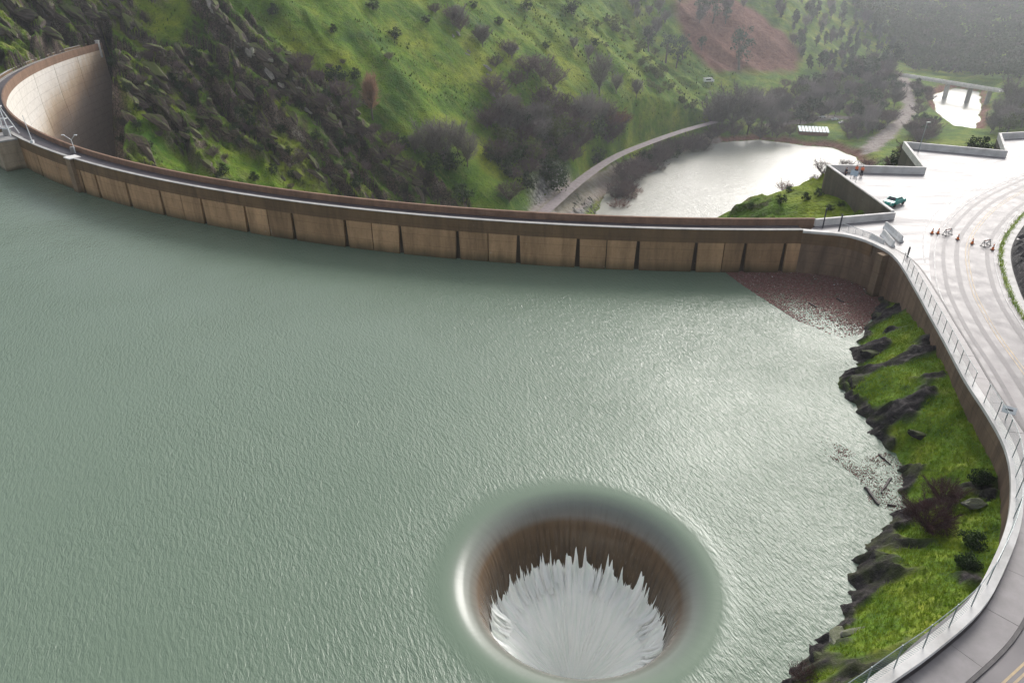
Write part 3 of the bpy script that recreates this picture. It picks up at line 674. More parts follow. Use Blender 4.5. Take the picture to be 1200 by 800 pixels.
CEN = catmull([(100, 121), (88, 114.5), (76.7, 105.9), (69, 99.2), (62.7, 92.4), (57.6, 86), (54.2, 80.5), (51, 74), (48.8, 68.8), (46.4, 61.2), (44.5, 53.4), (42.6, 47), (40.2, 40.8), (37, 35), (33, 30), (28.5, 26), (22, 21.5), (17, 16), (15, 5), (15, -40)], 1.0)
g = NG('road_asphalt'); po = g.n('ShaderNodeNewGeometry').outputs['Position']; a_ = g.noise(po, .16, 5, .6); b_ = g.noise(po, 6, 4, .7); c_ = g.noise(po, .6, 5, .65)
col = g.ramp(a_, [(.3, (.09, .08, .085)), (.7, (.14, .125, .13))]); col = g.mix(g.math('MULTIPLY', g.ramp(c_, [(.5, (0, 0, 0)), (.7, (1, 1, 1))]), .2), col, (.085, .08, .09))
M['asphalt'] = g.out(col, g.ramp(c_, [(.35, (.5, .5, .5)), (.65, (.6, .6, .6))]), g.bump(b_, .25, .01), .5)
road = mk('road', *[(V_, F_) for V_, F_ in [sweep(CEN, [(-3.3, ZD+.005), (0, ZD+.02), (4.0, ZD+.005)], False)]][0], M['asphalt']); struct(road)
for nm, o_, w_, mt in (('centre_line', -.16, .12, 'yellow_paint'), ('centre_line', .16, .12, 'yellow_paint'), ('edge_line', 3.45, .16, 'road_white'), ('edge_line', -2.85, .12, 'road_white')):
    mk(nm, *sweep(CEN, [(o_-w_/2, ZD+.026), (o_+w_/2, ZD+.026)], False), M[mt], road)
M['track'] = simple('wheel_track', (.082, .073, .077), (.128, .115, .12), .5, .56, .1, .01, 8)
for o_, w_ in ((-2.1, .45), (1.1, .5), (2.5, .4)): mk('wheel_track', *sweep(CEN[20:110], [(o_-w_/2, ZD+.0235), (o_+w_/2, ZD+.0235)], False), M['track'], road)
LN2 = catmull([(83.2, 116.8), (73, 109), (64.1, 101.8), (58, 95.5), (53.4, 89), (50.2, 83), (48, 78)], 1.0)
mk('parking_edge_line', *sweep(LN2, [(-.1, ZD+.006), (.1, ZD+.006)], False), M['road_white'], road)
for o_, w_, i0, i1 in ((5.4, .4, 4, 42), (7.1, .45, 2, 38), (9.6, .5, 1, 33), (11.2, .4, 6, 30)): mk('tyre_mark', *sweep(CEN[i0:i1], [(o_-w_/2, ZD+.004), (o_+w_/2, ZD+.004)], False), M['tyre'], lot_o)
# shore wall with coping, kerb and sidewalk
wpath = WALL[:-30]
shw = empty('shore_wall', (0, 0, 0)); tag(shw, 'long curving brown retaining wall with pale coping between grassy bank and road', 'wall')
mk('wall_face', *sweep(wpath, [(-.02, -3), (-.02, 5.5), (-.4, 5.5), (-.4, -3)]), M['wall_conc'], shw)
mk('coping', *sweep(wpath, [(.1, 5.503), (.1, 5.8), (-.62, 5.8), (-.62, 5.503)]), M['white_conc'], shw)
mk('beam', *sweep(WALL[:9], [(.03, 4.05), (.03, 5.5), (.14, 5.5), (.14, 4.05)]), M['beam'], shw); mk('pilaster', *MB().box((44.0, 80.2, 1.2), (1.0, 1.0, 8.4), .3).__dict__.values(), M['pilaster'], shw)
SWK = off(wpath, -.64)                       # inner edge of the coping
sidewalk = empty('sidewalk', (0, 0, 0)); sidewalk['kind'] = 'structure'
swl = WALL[6:-30]
M['slab'] = simple('sidewalk_concrete', (.17, .155, .155), (.25, .23, .23), .8, .55, .2, .02, 7, .4)
k = 0
while k < len(swl)-1:
    e = min(k+4, len(swl)-1); seg = swl[k:e+1].copy()
    n_ = normals2(swl)[k:e+1]
    L = seg[:, :2]-n_*.66; R_ = seg[:, :2]-n_*2.3
    sh = .012
    L[0] += (L[1]-L[0])*sh; R_[0] += (R_[1]-R_[0])*sh; L[-1] -= (L[-1]-L[-2])*sh; R_[-1] -= (R_[-1]-R_[-2])*sh
    m = len(seg); zt_ = ZD+.13+random.uniform(-.006, .006); V = [(*p, ZD+.004) for p in L]+[(*p, ZD+.004) for p in R_]+[(*p, zt_) for p in L]+[(*p, zt_) for p in R_]
    F = []
    for i in range(m-1): F += [(2*m+i, 2*m+i+1, 3*m+i+1, 3*m+i), (i, i+1, 2*m+i+1, 2*m+i), (m+i, 3*m+i, 3*m+i+1, m+i+1)]
    F += [(0, 2*m, 3*m, m), (m-1, 2*m-1, 4*m-1, 3*m-1)]
    mk('paving_slab', V, F, M['slab'], sidewalk); k = e
kerb = mk('kerb', *sweep(swl, [(-2.315, ZD+.004), (-2.315, ZD+.14), (-2.5, ZD+.13), (-2.52, ZD+.004)]), M['steel_dark'] if False else simple('dark_kerb_stone', (.06, .055, .055), (.11, .10, .10), 2, .6), None); struct(kerb)

# chain-link fence on the coping
def fence(name, label, path, h, spacing, par_mats, dx=0.0):
    root = empty(name, (path[0, 0], path[0, 1], 0)); tag(root, label, 'fence'); o0 = np.array([path[0, 0], path[0, 1], 0])
    d = np.r_[0, np.cumsum(np.linalg.norm(np.diff(path[:, :2], axis=0), axis=1))]
    def P(s_): return np.array([np.interp(s_, d, path[:, 0]), np.interp(s_, d, path[:, 1]), np.interp(s_, d, path[:, 2])])-o0
    post = None
    for s_ in np.arange(0.3, d[-1], spacing):
        p = P(s_)
        if post is None: post = MB().tube((0, 0, 0), (0, 0, h), .035, .035, 6).build('post', par_mats[0], root); post.location = p
        else: c = post.copy(); C.objects.link(c); c.location = p
    mb = MB()
    ss = np.arange(0, d[-1], 1.0)
    for a, b in zip(ss[:-1], ss[1:]): mb.tube(P(a)+[0, 0, h-.03], P(b)+[0, 0, h-.03], .022, None, 5)
    mb.build('top_rail', par_mats[0], root)
    V = []; F = []
    for s_ in np.arange(0, d[-1]-h, .16):
        for sg in (0, 1):
            a, b = (P(s_), P(s_+h)) if sg == 0 else (P(s_+h), P(s_)); a = a+[0, 0, .03]; mid = P(s_+h/2)+[0, 0, h/2]; b = b+[0, 0, h-.05]
            n0 = len(V)
            for q in (a, mid, b):
                for w3 in ((.006, .006, 0), (-.006, -.006, 0), (0, 0, .009)): V.append(tuple(q+np.array(w3)))
            for q in range(2):
                for w3 in range(3): F.append((n0+q*3+w3, n0+q*3+(w3+1) % 3, n0+q*3+3+(w3+1) % 3, n0+q*3+3+w3))
    m = mk('wire_mesh', V, F, par_mats[1], root); m['kind'] = 'stuff'
    return root
fp = off(WALL, -.18); fpz = np.c_[fp, np.full(len(fp), 5.8)]
fence('chain_link_fence', 'thin chain-link fence with dark posts on the coping above the grassy bank', fpz[14:42], 1.35, 1.9, (M['steel_galv'], M['steel_galv']))
fence('chain_link_fence', 'teal chain-link fence on the curving coping at the lower right', fpz[43:88], 1.75, 2.4, (M['steel_galv'], M['teal_wire']))

# saw-toothed parapet of the car park
pw = empty('car_park_parapet', (0, 0, 0)); tag(pw, 'pale zigzag concrete parapet around the far edge of the car park', 'wall')
for k, (a, b) in enumerate(zip(LOT[:-1], LOT[1:])):
    a, b = np.array(a), np.array(b); e = (b-a)/np.linalg.norm(b-a)
    ext = .2 if k % 2 == 0 else -.22
    P = np.array([a-e*ext, b+e*ext]); dk = k == 1
    mk('parapet_segment', *sweep(P, [(-.2, ZD+.004), (-.2, ZD+(1.15 if k else .95)), (.2, ZD+(1.15 if k else .95)), (.2, ZD+.004)]), M['white_conc'], pw)
    mk('retaining_face', *sweep(P, [(-.19, -3), (-.19, ZD), (.19, ZD), (.19, -3)]), M['dark_wall'], pw)
    if dk: mk('stained_outer_face', *sweep(P, [(-.26, -3), (-.26, ZD+1.0), (-.205, ZD+1.0), (-.205, -3)]), M['dark_wall'], pw)

# ------------------------------------------------------------------ grassy shore bank on the right
bc = [(x, y, 0.05) for x, y, _ in [at(a, b, 0) for a, b in [(1045, 350), (1030, 368), (1018, 395), (1003, 405), (1012, 428), (990, 438), (985, 450), (1010, 475), (1030, 502), (1052, 530), (1066, 556), (1062, 590), (1040, 620), (1008, 655), (1012, 700), (975, 745), (950, 772), (925, 805), (900, 840)]]]
bc += [(x-3, y-.5, -2.2) for x, y, _ in bc]
for (x, y), z in zip([(44.3, 79), (43.6, 74), (42.5, 69.2), (41.2, 64.2), (39.7, 58.1), (37.8, 50.2), (36.8, 45.9), (35.8, 42.7), (34.1, 38.8), (31.5, 34.7), (28.3, 31.1), (25.5, 28.2), (21.4, 25.5), (17.5, 23.2), (13, 20.4)], [.2, 2.0, 3.1, 3.7, 3.9, 3.7, 3.6, 3.4, 3.2, 3.5, 4.2, 4.5, 4.7, 4.8, 4.8]): bc.append((x, y, z)); bc.append((x+1.5, y+.3, z))
for px, py, z in [(1045, 365, 1.2), (1040, 395, 1.7), (1030, 430, 1.5), (1020, 445, 1.6), (1050, 470, 2.4), (1060, 505, 1.6), (1090, 505, 2.2), (1100, 540, 2.4), (1110, 600, 2.2), (1075, 620, 1.2), (1060, 650, 2.1), (1040, 660, 1.6), (1090, 680, 3.2), (1050, 720, 2.6), (1000, 750, 1.9), (1010, 780, 3.0), (975, 790, 1.7)]:
    bc.append(at(px, py, z))
bev = rbf(np.array(bc), .25)
def bank(Xb, Yb, full=False):
    z = bev(Xb, Yb)
    rk = sm(.52, .66, vn(Xb/3.0, Yb/2.4, 5)*.6+vn(Xb/1.1, Yb/1.1, 6)*.25+.36*np.exp(-np.clip(z, 0, 9)/.9))
    lump = vn(Xb/1.3, Yb/1.1, 12)*.45+vn(Xb/.5, Yb/.5, 13)*.16
    z2 = z+rk*(ridged(Xb/2.2+Yb/6, Yb/1.1, 4, 14)-.42)*1.7+(1-rk)*(lump-.3)*.8
    return (z2, rk) if full else z2
xs = np.arange(8, 48, .22); ys = np.arange(17, 86, .22); XB, YB = np.meshgrid(xs, ys); ZB, RKB = bank(XB, YB, True)
# keep only the lake side of the wall
wd_ = poly_sd(XB, YB, np.array([tuple(p) for p in off(WALL, -.3)[:-20]]+[(-80, -30), (-80, 90)]))
idx = np.arange(XB.size).reshape(XB.shape); Q = np.stack([idx[:-1, :-1], idx[:-1, 1:], idx[1:, 1:], idx[1:, :-1]], -1).reshape(-1, 4)
keep = (wd_.ravel()[Q].max(1) < .02) & (ZB.ravel()[Q].max(1) > -1.2); Q = Q[keep]
used = np.unique(Q); rm = np.full(XB.size, -1); rm[used] = np.arange(len(used))
g = NG('bank_turf'); po = g.n('ShaderNodeNewGeometry').outputs['Position']; n1 = g.noise(po, .35, 5, .6); n2 = g.noise(po, 2.2, 5, .7); n3 = g.noise(po, 9, 4, .7)
gr = g.ramp(n1, [(.3, (.05, .11, .012)), (.48, (.14, .24, .02)), (.68, (.27, .31, .03))])
gr = g.mix(g.math('MULTIPLY', g.ramp(n2, [(.45, (0, 0, 0)), (.7, (1, 1, 1))]), .6), gr, (.05, .06, .02))
rkc = g.ramp(n2, [(.3, (.012, .011, .012)), (.55, (.04, .034, .034)), (.75, (.12, .105, .095))])
rkc = g.mix(g.math('MULTIPLY', g.ramp(n1, [(.5, (0, 0, 0)), (.65, (1, 1, 1))]), .5), rkc, (.07, .09, .02))
M['turf'] = g.out(g.mix(g.attr('rock'), gr, rkc), .85, g.bump(g.math('ADD', n2, g.math('MULTIPLY', n3, .6)), .9, .15), .2)
bk = mk('shore_bank', np.c_[XB.ravel(), YB.ravel(), ZB.ravel()][used], rm[Q], M['turf'], None, True); struct(bk)
a_ = bk.data.attributes.new('rock', 'FLOAT', 'POINT'); a_.data.foreach_set('value', RKB.ravel()[used].astype(np.float32))
# grass tufts
ok = np.where((wd_ < -.3) & (ZB > .35) & (RKB < .35) & (YB < 80))
sel = RS.choice(len(ok[0]), 9000); V = []; F = []
for q in sel:
    x = XB[ok][q]+RS.uniform(-.11, .11); y = YB[ok][q]+RS.uniform(-.11, .11); z = ZB[ok][q]-.03
    for b_ in range(4):
        a = RS.rand()*6.28; h = .10+.22*RS.rand(); w_ = .018+.02*RS.rand(); ln = h*RS.uniform(.3, 1.0); n0 = len(V)
        dx, dy = math.cos(a), math.sin(a); ox, oy = RS.uniform(-.09, .09, 2)
        V += [(x+ox-dy*w_, y+oy+dx*w_, z), (x+ox+dy*w_, y+oy-dx*w_, z), (x+ox+dx*ln, y+oy+dy*ln, z+h)]; F.append((n0, n0+1, n0+2))
stuff(mk('grass', V, F, M['grass_blade']), 'short bright grass tufts covering the shore bank', 'grass')

# ------------------------------------------------------------------ rocks
import bmesh
def rock_mesh(seed, cuts=15, sub=3, n=.22):
    r = random.Random(seed); bm = bmesh.new(); bmesh.ops.create_icosphere(bm, subdivisions=sub, radius=1)
    pl = []
    for _ in range(cuts):
        v = Vector((r.gauss(0, 1), r.gauss(0, 1), r.gauss(0, 1))).normalized(); pl.append((v, r.uniform(.4, .85)))
    for v in bm.verts:
        for nrm, d in pl:
            e = v.co.dot(nrm)-d
            if e > 0: v.co -= nrm*e*.96
        p = v.co; k = float(fbm(np.array(p.x*2.2+seed), np.array(p.y*2.2+p.z*1.7), 3, seed % 7)); v.co *= 1+n*k
    me = bpy.data.meshes.new('rock'); bm.to_mesh(me); bm.free(); return me
def rock_mat(name, c0, c1, moss):
    g = NG(name); co = g.coord('Object', (1, 1, 3)); oi = g.n('ShaderNodeObjectInfo'); n1 = g.noise(co, 1.5, 6, .65); n2 = g.noise(g.coord('Object'), 4, 4, .7)
    col = g.ramp(n1, [(.3, c0), (.6, c1), (.75, tuple(min(.5, c*1.8) for c in c1))])
    ge = g.n('ShaderNodeNewGeometry'); sx = g.n('ShaderNodeSeparateXYZ'); g.l(ge.outputs['Normal'], sx.inputs[0])
    up = g.math('MULTIPLY', g.ramp(g.math('ADD', sx.outputs[2], g.math('MULTIPLY', n2, .6)), [(.85, (0, 0, 0)), (1.1 if False else 1.0, (1, 1, 1))]), moss)
    col = g.mix(up, col, (.09, .12, .02))
    return g.out(col, .85, g.bump(g.math('ADD', n1, n2), .6, .12), .2)
M['rock_hill'] = rock_mat('hill_rock', (.025, .02, .018), (.12, .095, .08), .7)
M['rock_pale'] = rock_mat('pale_rock', (.14, .125, .11), (.36, .33, .3), .35)
M['rock_dark'] = rock_mat('dark_shore_rock', (.01, .009, .01), (.04, .034, .036), .35)
M['rock_grey'] = rock_mat('grey_shore_rock', (.1, .095, .09), (.28, .26, .25), .5)
RM = {}
for kind in ('rock_hill', 'rock_pale', 'rock_dark', 'rock_grey'):
    RM[kind] = []
    for sd in range(5):
        me = rock_mesh(sd*3+{'rock_hill': 0, 'rock_pale': 40, 'rock_dark': 80, 'rock_grey': 120}[kind]); me.materials.append(M[kind]); RM[kind].append(me)
def put_rock(name, kind, loc, sc, rot, label, group=None):
    o = bpy.data.objects.new(name, random.choice(RM[kind])); C.objects.link(o); o.location = loc; o.scale = sc; o.rotation_euler = rot
    return tag(o, label, 'rock', group)
dip_az = math.atan2(-.56, .83)
def place_words(px, py, L):
    xs_ = sorted(q[0] for q in L); ys_ = sorted(q[1] for q in L); n = len(L)
    h_ = 'left' if px < xs_[n//3] else ('right' if px > xs_[2*n//3] else 'middle'); v_ = 'upper' if py < ys_[n//2] else 'lower'
    return ', %s %s of them' % (v_, h_)
def hill_rocks(pts, label, group, kind, s0, s1):
    for (px, py), h in zip(pts, hits(pts)):
        if h is None or (s0 > 1.3 and float(ground(np.array([h[0]]), np.array([h[1]]), True)[1][0]) < .6): continue
        s_ = random.uniform(s0, s1)*.72
        put_rock('rock_outcrop', kind, (h[0], h[1], h[2]+s_*.05), (s_*random.uniform(1.3, 2.6), s_*random.uniform(.45, .8), s_*random.uniform(.5, .9)), (random.uniform(-.5, .5), rad(28)+random.uniform(-.4, .4), dip_az+random.uniform(-.5, .5)), label+place_words(px, py, pts), group)
def along(P, n, jit):
    P = np.array(P, float); d = np.r_[0, np.cumsum(np.hypot(*np.diff(P, axis=0).T))]; out = []
    for _ in range(n):
        s_ = random.uniform(0, d[-1]); out.append((np.interp(s_, d, P[:, 0])+random.gauss(0, jit), np.interp(s_, d, P[:, 1])+random.gauss(0, jit)))
    return out
hill_rocks(along([(240, 5), (300, 66), (350, 112), (400, 150), (450, 190), (500, 230)], 60, 5), 'jagged rock slab on the long diagonal spine above the dam road', 'rocks of the long diagonal spine', 'rock_hill', 2.0, 4.2)
hill_rocks(along([(235, 0), (262, 30), (300, 70), (330, 100), (372, 135)], 22, 3), 'pale lichened rock along the top edge of the diagonal spine', 'pale rocks of the spine', 'rock_pale', 1.4, 2.8)
hill_rocks([(random.uniform(140, 420), random.uniform(60, 225)) for _ in range(120)], 'dark rock outcrop on the craggy slope beside the dam', 'rocks of the craggy slope', 'rock_hill', 1.6, 3.6)
hill_rocks([(random.uniform(138, 215), random.uniform(90, 185)) for _ in range(26)], 'dark slab on the cliff next to the white dam face', 'rocks of the dam cliff', 'rock_hill', 2.5, 5.0)
hill_rocks([(random.uniform(0, 240), random.uniform(0, 50)) for _ in range(46)], 'rock crag on the hill above the far end of the dam', 'rocks above the dam end', 'rock_hill', 2.0, 5.0)
hill_rocks(along([(590, 50), (640, 100), (680, 130)], 14, 4)+along([(520, 30), (560, 75), (600, 110)], 10, 4), 'small rock breaking through the green grass slope', 'rocks in the grass slope', 'rock_pale', 1.0, 2.2)
hill_rocks(along([(905, 226), (918, 212), (932, 200)], 7, 4), 'grey boulder on the green knoll behind the dam', 'boulders on the knoll', 'rock_pale', .8, 1.6)
hill_rocks([(random.uniform(672, 712), random.uniform(228, 256)) for _ in range(60)], 'pale riprap stone between river road and pool', 'riprap stones by the pool', 'rock_pale', .7, 1.3)
def shore_rock(px, py, z, sc, rz, kind, label):
    x, y, _ = at(px, py, z); put_rock('shore_rock', kind, (x, y, z-.1), sc, (0, random.uniform(-.15, .15), rz), label)
for q in [(1032, 414, .8, (2.5, 1.3, .8), .1, 'rock_dark', 'layered dark rock jutting into the lake below the debris cove'),
          (1004, 449, .6, (1.8, 1.3, .8), .4, 'rock_dark', 'blunt dark rock at the outermost point of the grassy bank'),
          (1030, 372, .5, (1.4, 1.0, .7), .5, 'rock_dark', 'dark rock beside the reddish floating debris'),
          (1075, 497, 1.3, (3.4, 1.2, .7), -.3, 'rock_dark', 'long flat dark slab in the middle of the grassy bank'),
          (1095, 512, 1.6, (2.6, .8, .5), -.2, 'rock_dark', 'low dark slab behind the long flat slab'),
          (1046, 690, .8, (2.3, .9, 1.0), .15, 'rock_dark', 'mossy block of dark rock overhanging the lake'),
          (1033, 660, .9, (1.6, 1.1, .9), .5, 'rock_dark', 'rough dark rock above the mossy block'),
          (985, 748, .9, (1.5, .8, .5), .6, 'rock_grey', 'pale grey rock shelf at the lake edge near the bottom'),
          (1010, 738, 1.4, (1.3, .5, .35), .2, 'rock_grey', 'narrow pale rock in the grass above the grey shelf'),
          (960, 776, .6, (1.1, .8, .6), .5, 'rock_dark', 'dark rock at the bottom corner of the bank'),
          (1068, 395, 2.4, (.7, .5, .4), .5, 'rock_grey', 'small grey stone in the grass near the upper wall'),
          (1140, 590, 3.0, (1.1, .5, .5), .1, 'rock_grey', 'mossy stone at the foot of the shore wall')]:
    shore_rock(*q)

# rocky cut slope inside the road bend
CI = np.array([(p[0], p[1]) for p in off(CEN, -4.25)]); g_in = catmull(CI[6:96], .45)
n_in = normals2(g_in); V = []; steps = [0, .4, .8, 1.2, 1.6, 2, 2.4, 2.8, 3.2, 3.7, 4.2, 4.8, 5.4, 6, 6.8, 7.6, 8.4, 9.4, 10.5, 12, 14, 17, 22]
for i, p in enumerate(g_in):
    for s_ in steps:
        q = p-n_in[i]*s_; z = ZD+.0+max(0, s_-.5)*.6+(0 if s_ < .7 else (float(ridged(np.array(q[0]/2.1), np.array(q[1]/2.1), 4, 77))-.42)*2.3)
        V.append((q[0], q[1], z+.01))
m = len(steps); F = [(i*m+k, (i+1)*m+k, (i+1)*m+k+1, i*m+k+1) for i in range(len(g_in)-1) for k in range(m-1)]
g = NG('cut_slope_rock'); po = g.n('ShaderNodeNewGeometry').outputs['Position']; n1 = g.noise(po, .8, 6, .7); n2 = g.noise(po, 3, 5, .7)
col = g.ramp(n2, [(.3, (.016, .016, .018)), (.55, (.055, .05, .052)), (.66, (.16, .15, .15)), (.74, (.4, .38, .37))])
struct(mk('cut_slope', V, F, g.out(col, .8, g.bump(n2, .9, .3), .3), None, False))
gs = mk('gutter', *sweep(off(CEN, -3.75)[6:96], [(-.75, ZD+.006), (-.75, ZD+.07), (-.2, ZD+.03), (.28, ZD+.05), (.32, ZD+.006)]), M['white_conc']); struct(gs)
V = []; F = []
cg = off(CEN, -3.5)[6:94]
for _ in range(4600):
    i = random.random()*(len(cg)-1); p = cg[int(i)]+(cg[int(i)+1]-cg[int(i)])*(i % 1); a = random.random()*6.28; h = random.uniform(.1, .35); x, y = p[0]+random.gauss(0, .14), p[1]+random.gauss(0, .14); n0 = len(V)
    V += [(x-.03, y, ZD+.02), (x+.03, y, ZD+.02), (x+math.cos(a)*h*.5, y+math.sin(a)*h*.5, ZD+h)]; F.append((n0, n0+1, n0+2))
stuff(mk('verge_grass', V, F, M['grass_blade']), 'thin green strip of grass along the inside of the road bend', 'grass')

# ------------------------------------------------------------------ floating debris
def in_poly_pts(P, n, w=None):
    P = np.array(P); lo, hi = P.min(0), P.max(0); out = []
    while len(out) < n:
        q = RS.uniform(lo, hi, (4000, 2)); s_ = poly_sd(q[:, 0], q[:, 1], P); q = q[s_ < 0]
        if w is not None: q = q[RS.rand(len(q)) < w(q)]
        out += q.tolist()
    return np.array(out[:n])
def chips(name, pts, s0, s1, mat, label, parent=None):
    V = []; F = []
    for x, y in pts:
        s_ = s0+(s1-s0)*RS.rand()**2.5; a = RS.rand()*6.28; asp = RS.uniform(.25, .9); h = .015+.035*RS.rand(); n0 = len(V); ca, sa = math.cos(a), math.sin(a)
        for u, v_, z in ((-1, -asp, -.02), (1, -asp*.7, -.02), (.8, asp, -.02), (-.9, asp*.8, -.02), (-.6, -asp*.5, h), (.7, -asp*.4, h*.8), (.5, asp*.6, h), (-.6, asp*.5, h*1.1)):
            V.append((x+(u*ca-v_*sa)*s_, y+(u*sa+v_*ca)*s_, z))
        F += [(n0+4, n0+5, n0+6, n0+7), (n0, n0+1, n0+5, n0+4), (n0+1, n0+2, n0+6, n0+5), (n0+2, n0+3, n0+7, n0+6), (n0+3, n0, n0+4, n0+7)]
    return stuff(mk(name, V, F, mat), label, 'debris')
def chip_mat(name, stops):
    g = NG(name); po = g.n('ShaderNodeNewGeometry'); f = po.outputs['Random Per Island']; return g.out(g.ramp(f, stops), .8, None, .2)
M['chips'] = chip_mat('floating_bark', [(0, (.10, .045, .04)), (.4, (.15, .07, .06)), (.8, (.2, .105, .09)), (1, (.28, .19, .17))])
M['litter'] = simple('pale_litter', (.55, .54, .53), (.75, .74, .72), 4, .7)
DP = np.array([at(a, b, 0)[:2] for a, b in [(846, 316), (870, 334), (905, 357), (935, 376), (985, 396), (1008, 392), (1022, 372), (1042, 352), (1050, 335), (1040, 326), (1000, 318), (940, 312)]]); 
bA, bB = np.array(at(850, 320, 0)[:2]), np.array(at(1000, 402, 0)[:2]); bn = np.array([-(bB-bA)[1], (bB-bA)[0]]); bn /= np.linalg.norm(bn)
def wfun(q):
    d_ = np.abs((q-bA)@bn); e = sm(0, 9, q[:, 0]-bA[0])
    return np.clip(.06+sm(.3, 6.0+0*e, d_+ (1-e)*5), 0, 1)
chips('floating_debris', in_poly_pts(DP, 34000, wfun), .035, .17, M['chips'], 'reddish brown mat of bark and driftwood floating in the cove by the dam')
chips('floating_litter', in_poly_pts(DP, 130, wfun), .05, .16, M['litter'], 'pale litter specks scattered over the reddish floating mat')
DP2 = [at(a, b, 0)[:2] for a, b in [(950, 512), (968, 512), (1010, 535), (1040, 530), (1062, 545), (1072, 565), (1066, 600), (1050, 600), (1020, 590), (1005, 560), (965, 530)]]
chips('drifting_debris', in_poly_pts(DP2, 1900, lambda q: np.clip(vn(q[:, 0]/1.2, q[:, 1]/1.2, 9)*1.8-.6+sm(27, 32, q[:, 0])*.3, 0.02, 1)), .02, .075, M['chips'], 'thin raft of brown debris drifting by the red bush')
def logp(p, q, r, label):
    a, b = Vector(at(*p, 0.05)), Vector(at(*q, .05)); mid = (a+b)/2; mb = MB(); n = 6; prev = a-mid
    for k in range(1, n+1):
        t = k/n; c = (a-mid)+(b-a)*t+Vector((random.gauss(0, .04), random.gauss(0, .04), 0)); mb.tube(prev, c, r*(1-.35*(t-1/n)), r*(1-.35*t), 7); prev = c
    mb.tube((a-mid)+(b-a)*.4, (a-mid)+(b-a)*.4+Vector((.35, .3, .12)), r*.4, r*.15, 5)
    tag(mb.build('floating_log', M['log'], None, False, mid), label, 'log')
logp((1014, 571), (1030, 591), .16, 'thick dark log floating furthest out from the red bush')
logp((1044, 560), (1032, 577), .11, 'dark log floating at a slant next to the red bush')
logp((1030, 532), (1044, 544), .09, 'slim dark log floating above the drifting debris')
logp((1040, 591), (1050, 592), .10, 'short dark log floating below the other logs')
logp((948, 355), (957, 360), .12, 'short dark log in the pale part of the reddish mat')
logp((981, 350), (988, 354), .14, 'dark stump of wood on the reddish mat near the rocks')
logp((1030, 328), (1040, 336), .25, 'dark drift log wedged against the dam end')

# ------------------------------------------------------------------ vegetation prototypes
def bare_proto(name, seed, h, w_, mat, nl=6, ntw=700, tw=.05, low=.25, col=False):
    r = random.Random(seed); root = empty(name); mb = MB(); tips = []
    th_ = h*(.22 if not col else .3); lean = Vector((r.gauss(0, .06), r.gauss(0, .06), 1))
    p = Vector((0, 0, -.3)); tr = .02*h
    mb.tube(p, lean*th_, tr, tr*.75, 7); base = lean*th_
    for k in range(nl):
        a = 6.28*k/nl+r.uniform(-.4, .4); reach = r.uniform(.5, 1)*w_*.5*(1 if not col else .6); z1 = h*r.uniform(.6, 1.0)
        p0 = base*r.uniform(.6, 1.0); q0 = None; rad0 = tr*.55
        for s_ in range(4):
            t = (s_+1)/4; q = Vector((math.cos(a)*reach*t**.8+r.gauss(0, .03*h), math.sin(a)*reach*t**.8+r.gauss(0, .03*h), p0.z+(z1-p0.z)*t)) if s_ else Vector((math.cos(a)*reach*.35, math.sin(a)*reach*.35, base.z+(z1-base.z)*.25))
            st = p0 if q0 is None else q0; mb.tube(st, q, rad0*(1-.2*s_), rad0*(1-.2*(s_+1)), 5); tips.append((st, q)); q0 = q
    mb.build('trunk', M['bark'], root)
    V = []; F = []
    for _ in range(ntw):
        st, q = r.choice(tips); b_ = st.lerp(q, r.random())
        if r.random() < .52:
            while True:
                e3 = Vector((r.uniform(-1, 1), r.uniform(-1, 1), r.uniform(-1, 1)))
                if .35 < e3.length < 1: break
            lump = .78+.3*math.sin(seed+3*math.atan2(e3.y, e3.x))*math.cos(2*e3.z+seed)
            b_ = Vector((e3.x*w_*.44*lump*(.75 if col else 1), e3.y*w_*.44*lump*(.75 if col else 1), h*(.55+.40*e3.z*lump)))
        out = Vector((b_.x, b_.y, (b_.z-h*.35)*.8+h*.15)).normalized()
        d = (out+Vector((r.gauss(0, .55), r.gauss(0, .55), r.gauss(0, .4)))).normalized(); L = h*r.uniform(.07, .2); e = b_+d*L
        s_ = d.orthogonal().normalized(); s2 = d.cross(s_); ang = r.random()*6.28; sv = s_*math.cos(ang)+s2*math.sin(ang); w3 = tw*r.uniform(.6, 1.3); n0 = len(V); md = b_.lerp(e, .5)+sv*L*.12
        V += [b_-sv*w3, b_+sv*w3, md+sv*w3*.7, md-sv*w3*.7, e]; F += [(n0, n0+1, n0+2, n0+3), (n0+3, n0+2, n0+4)]
    mk('crown', V, F, mat, root); return root
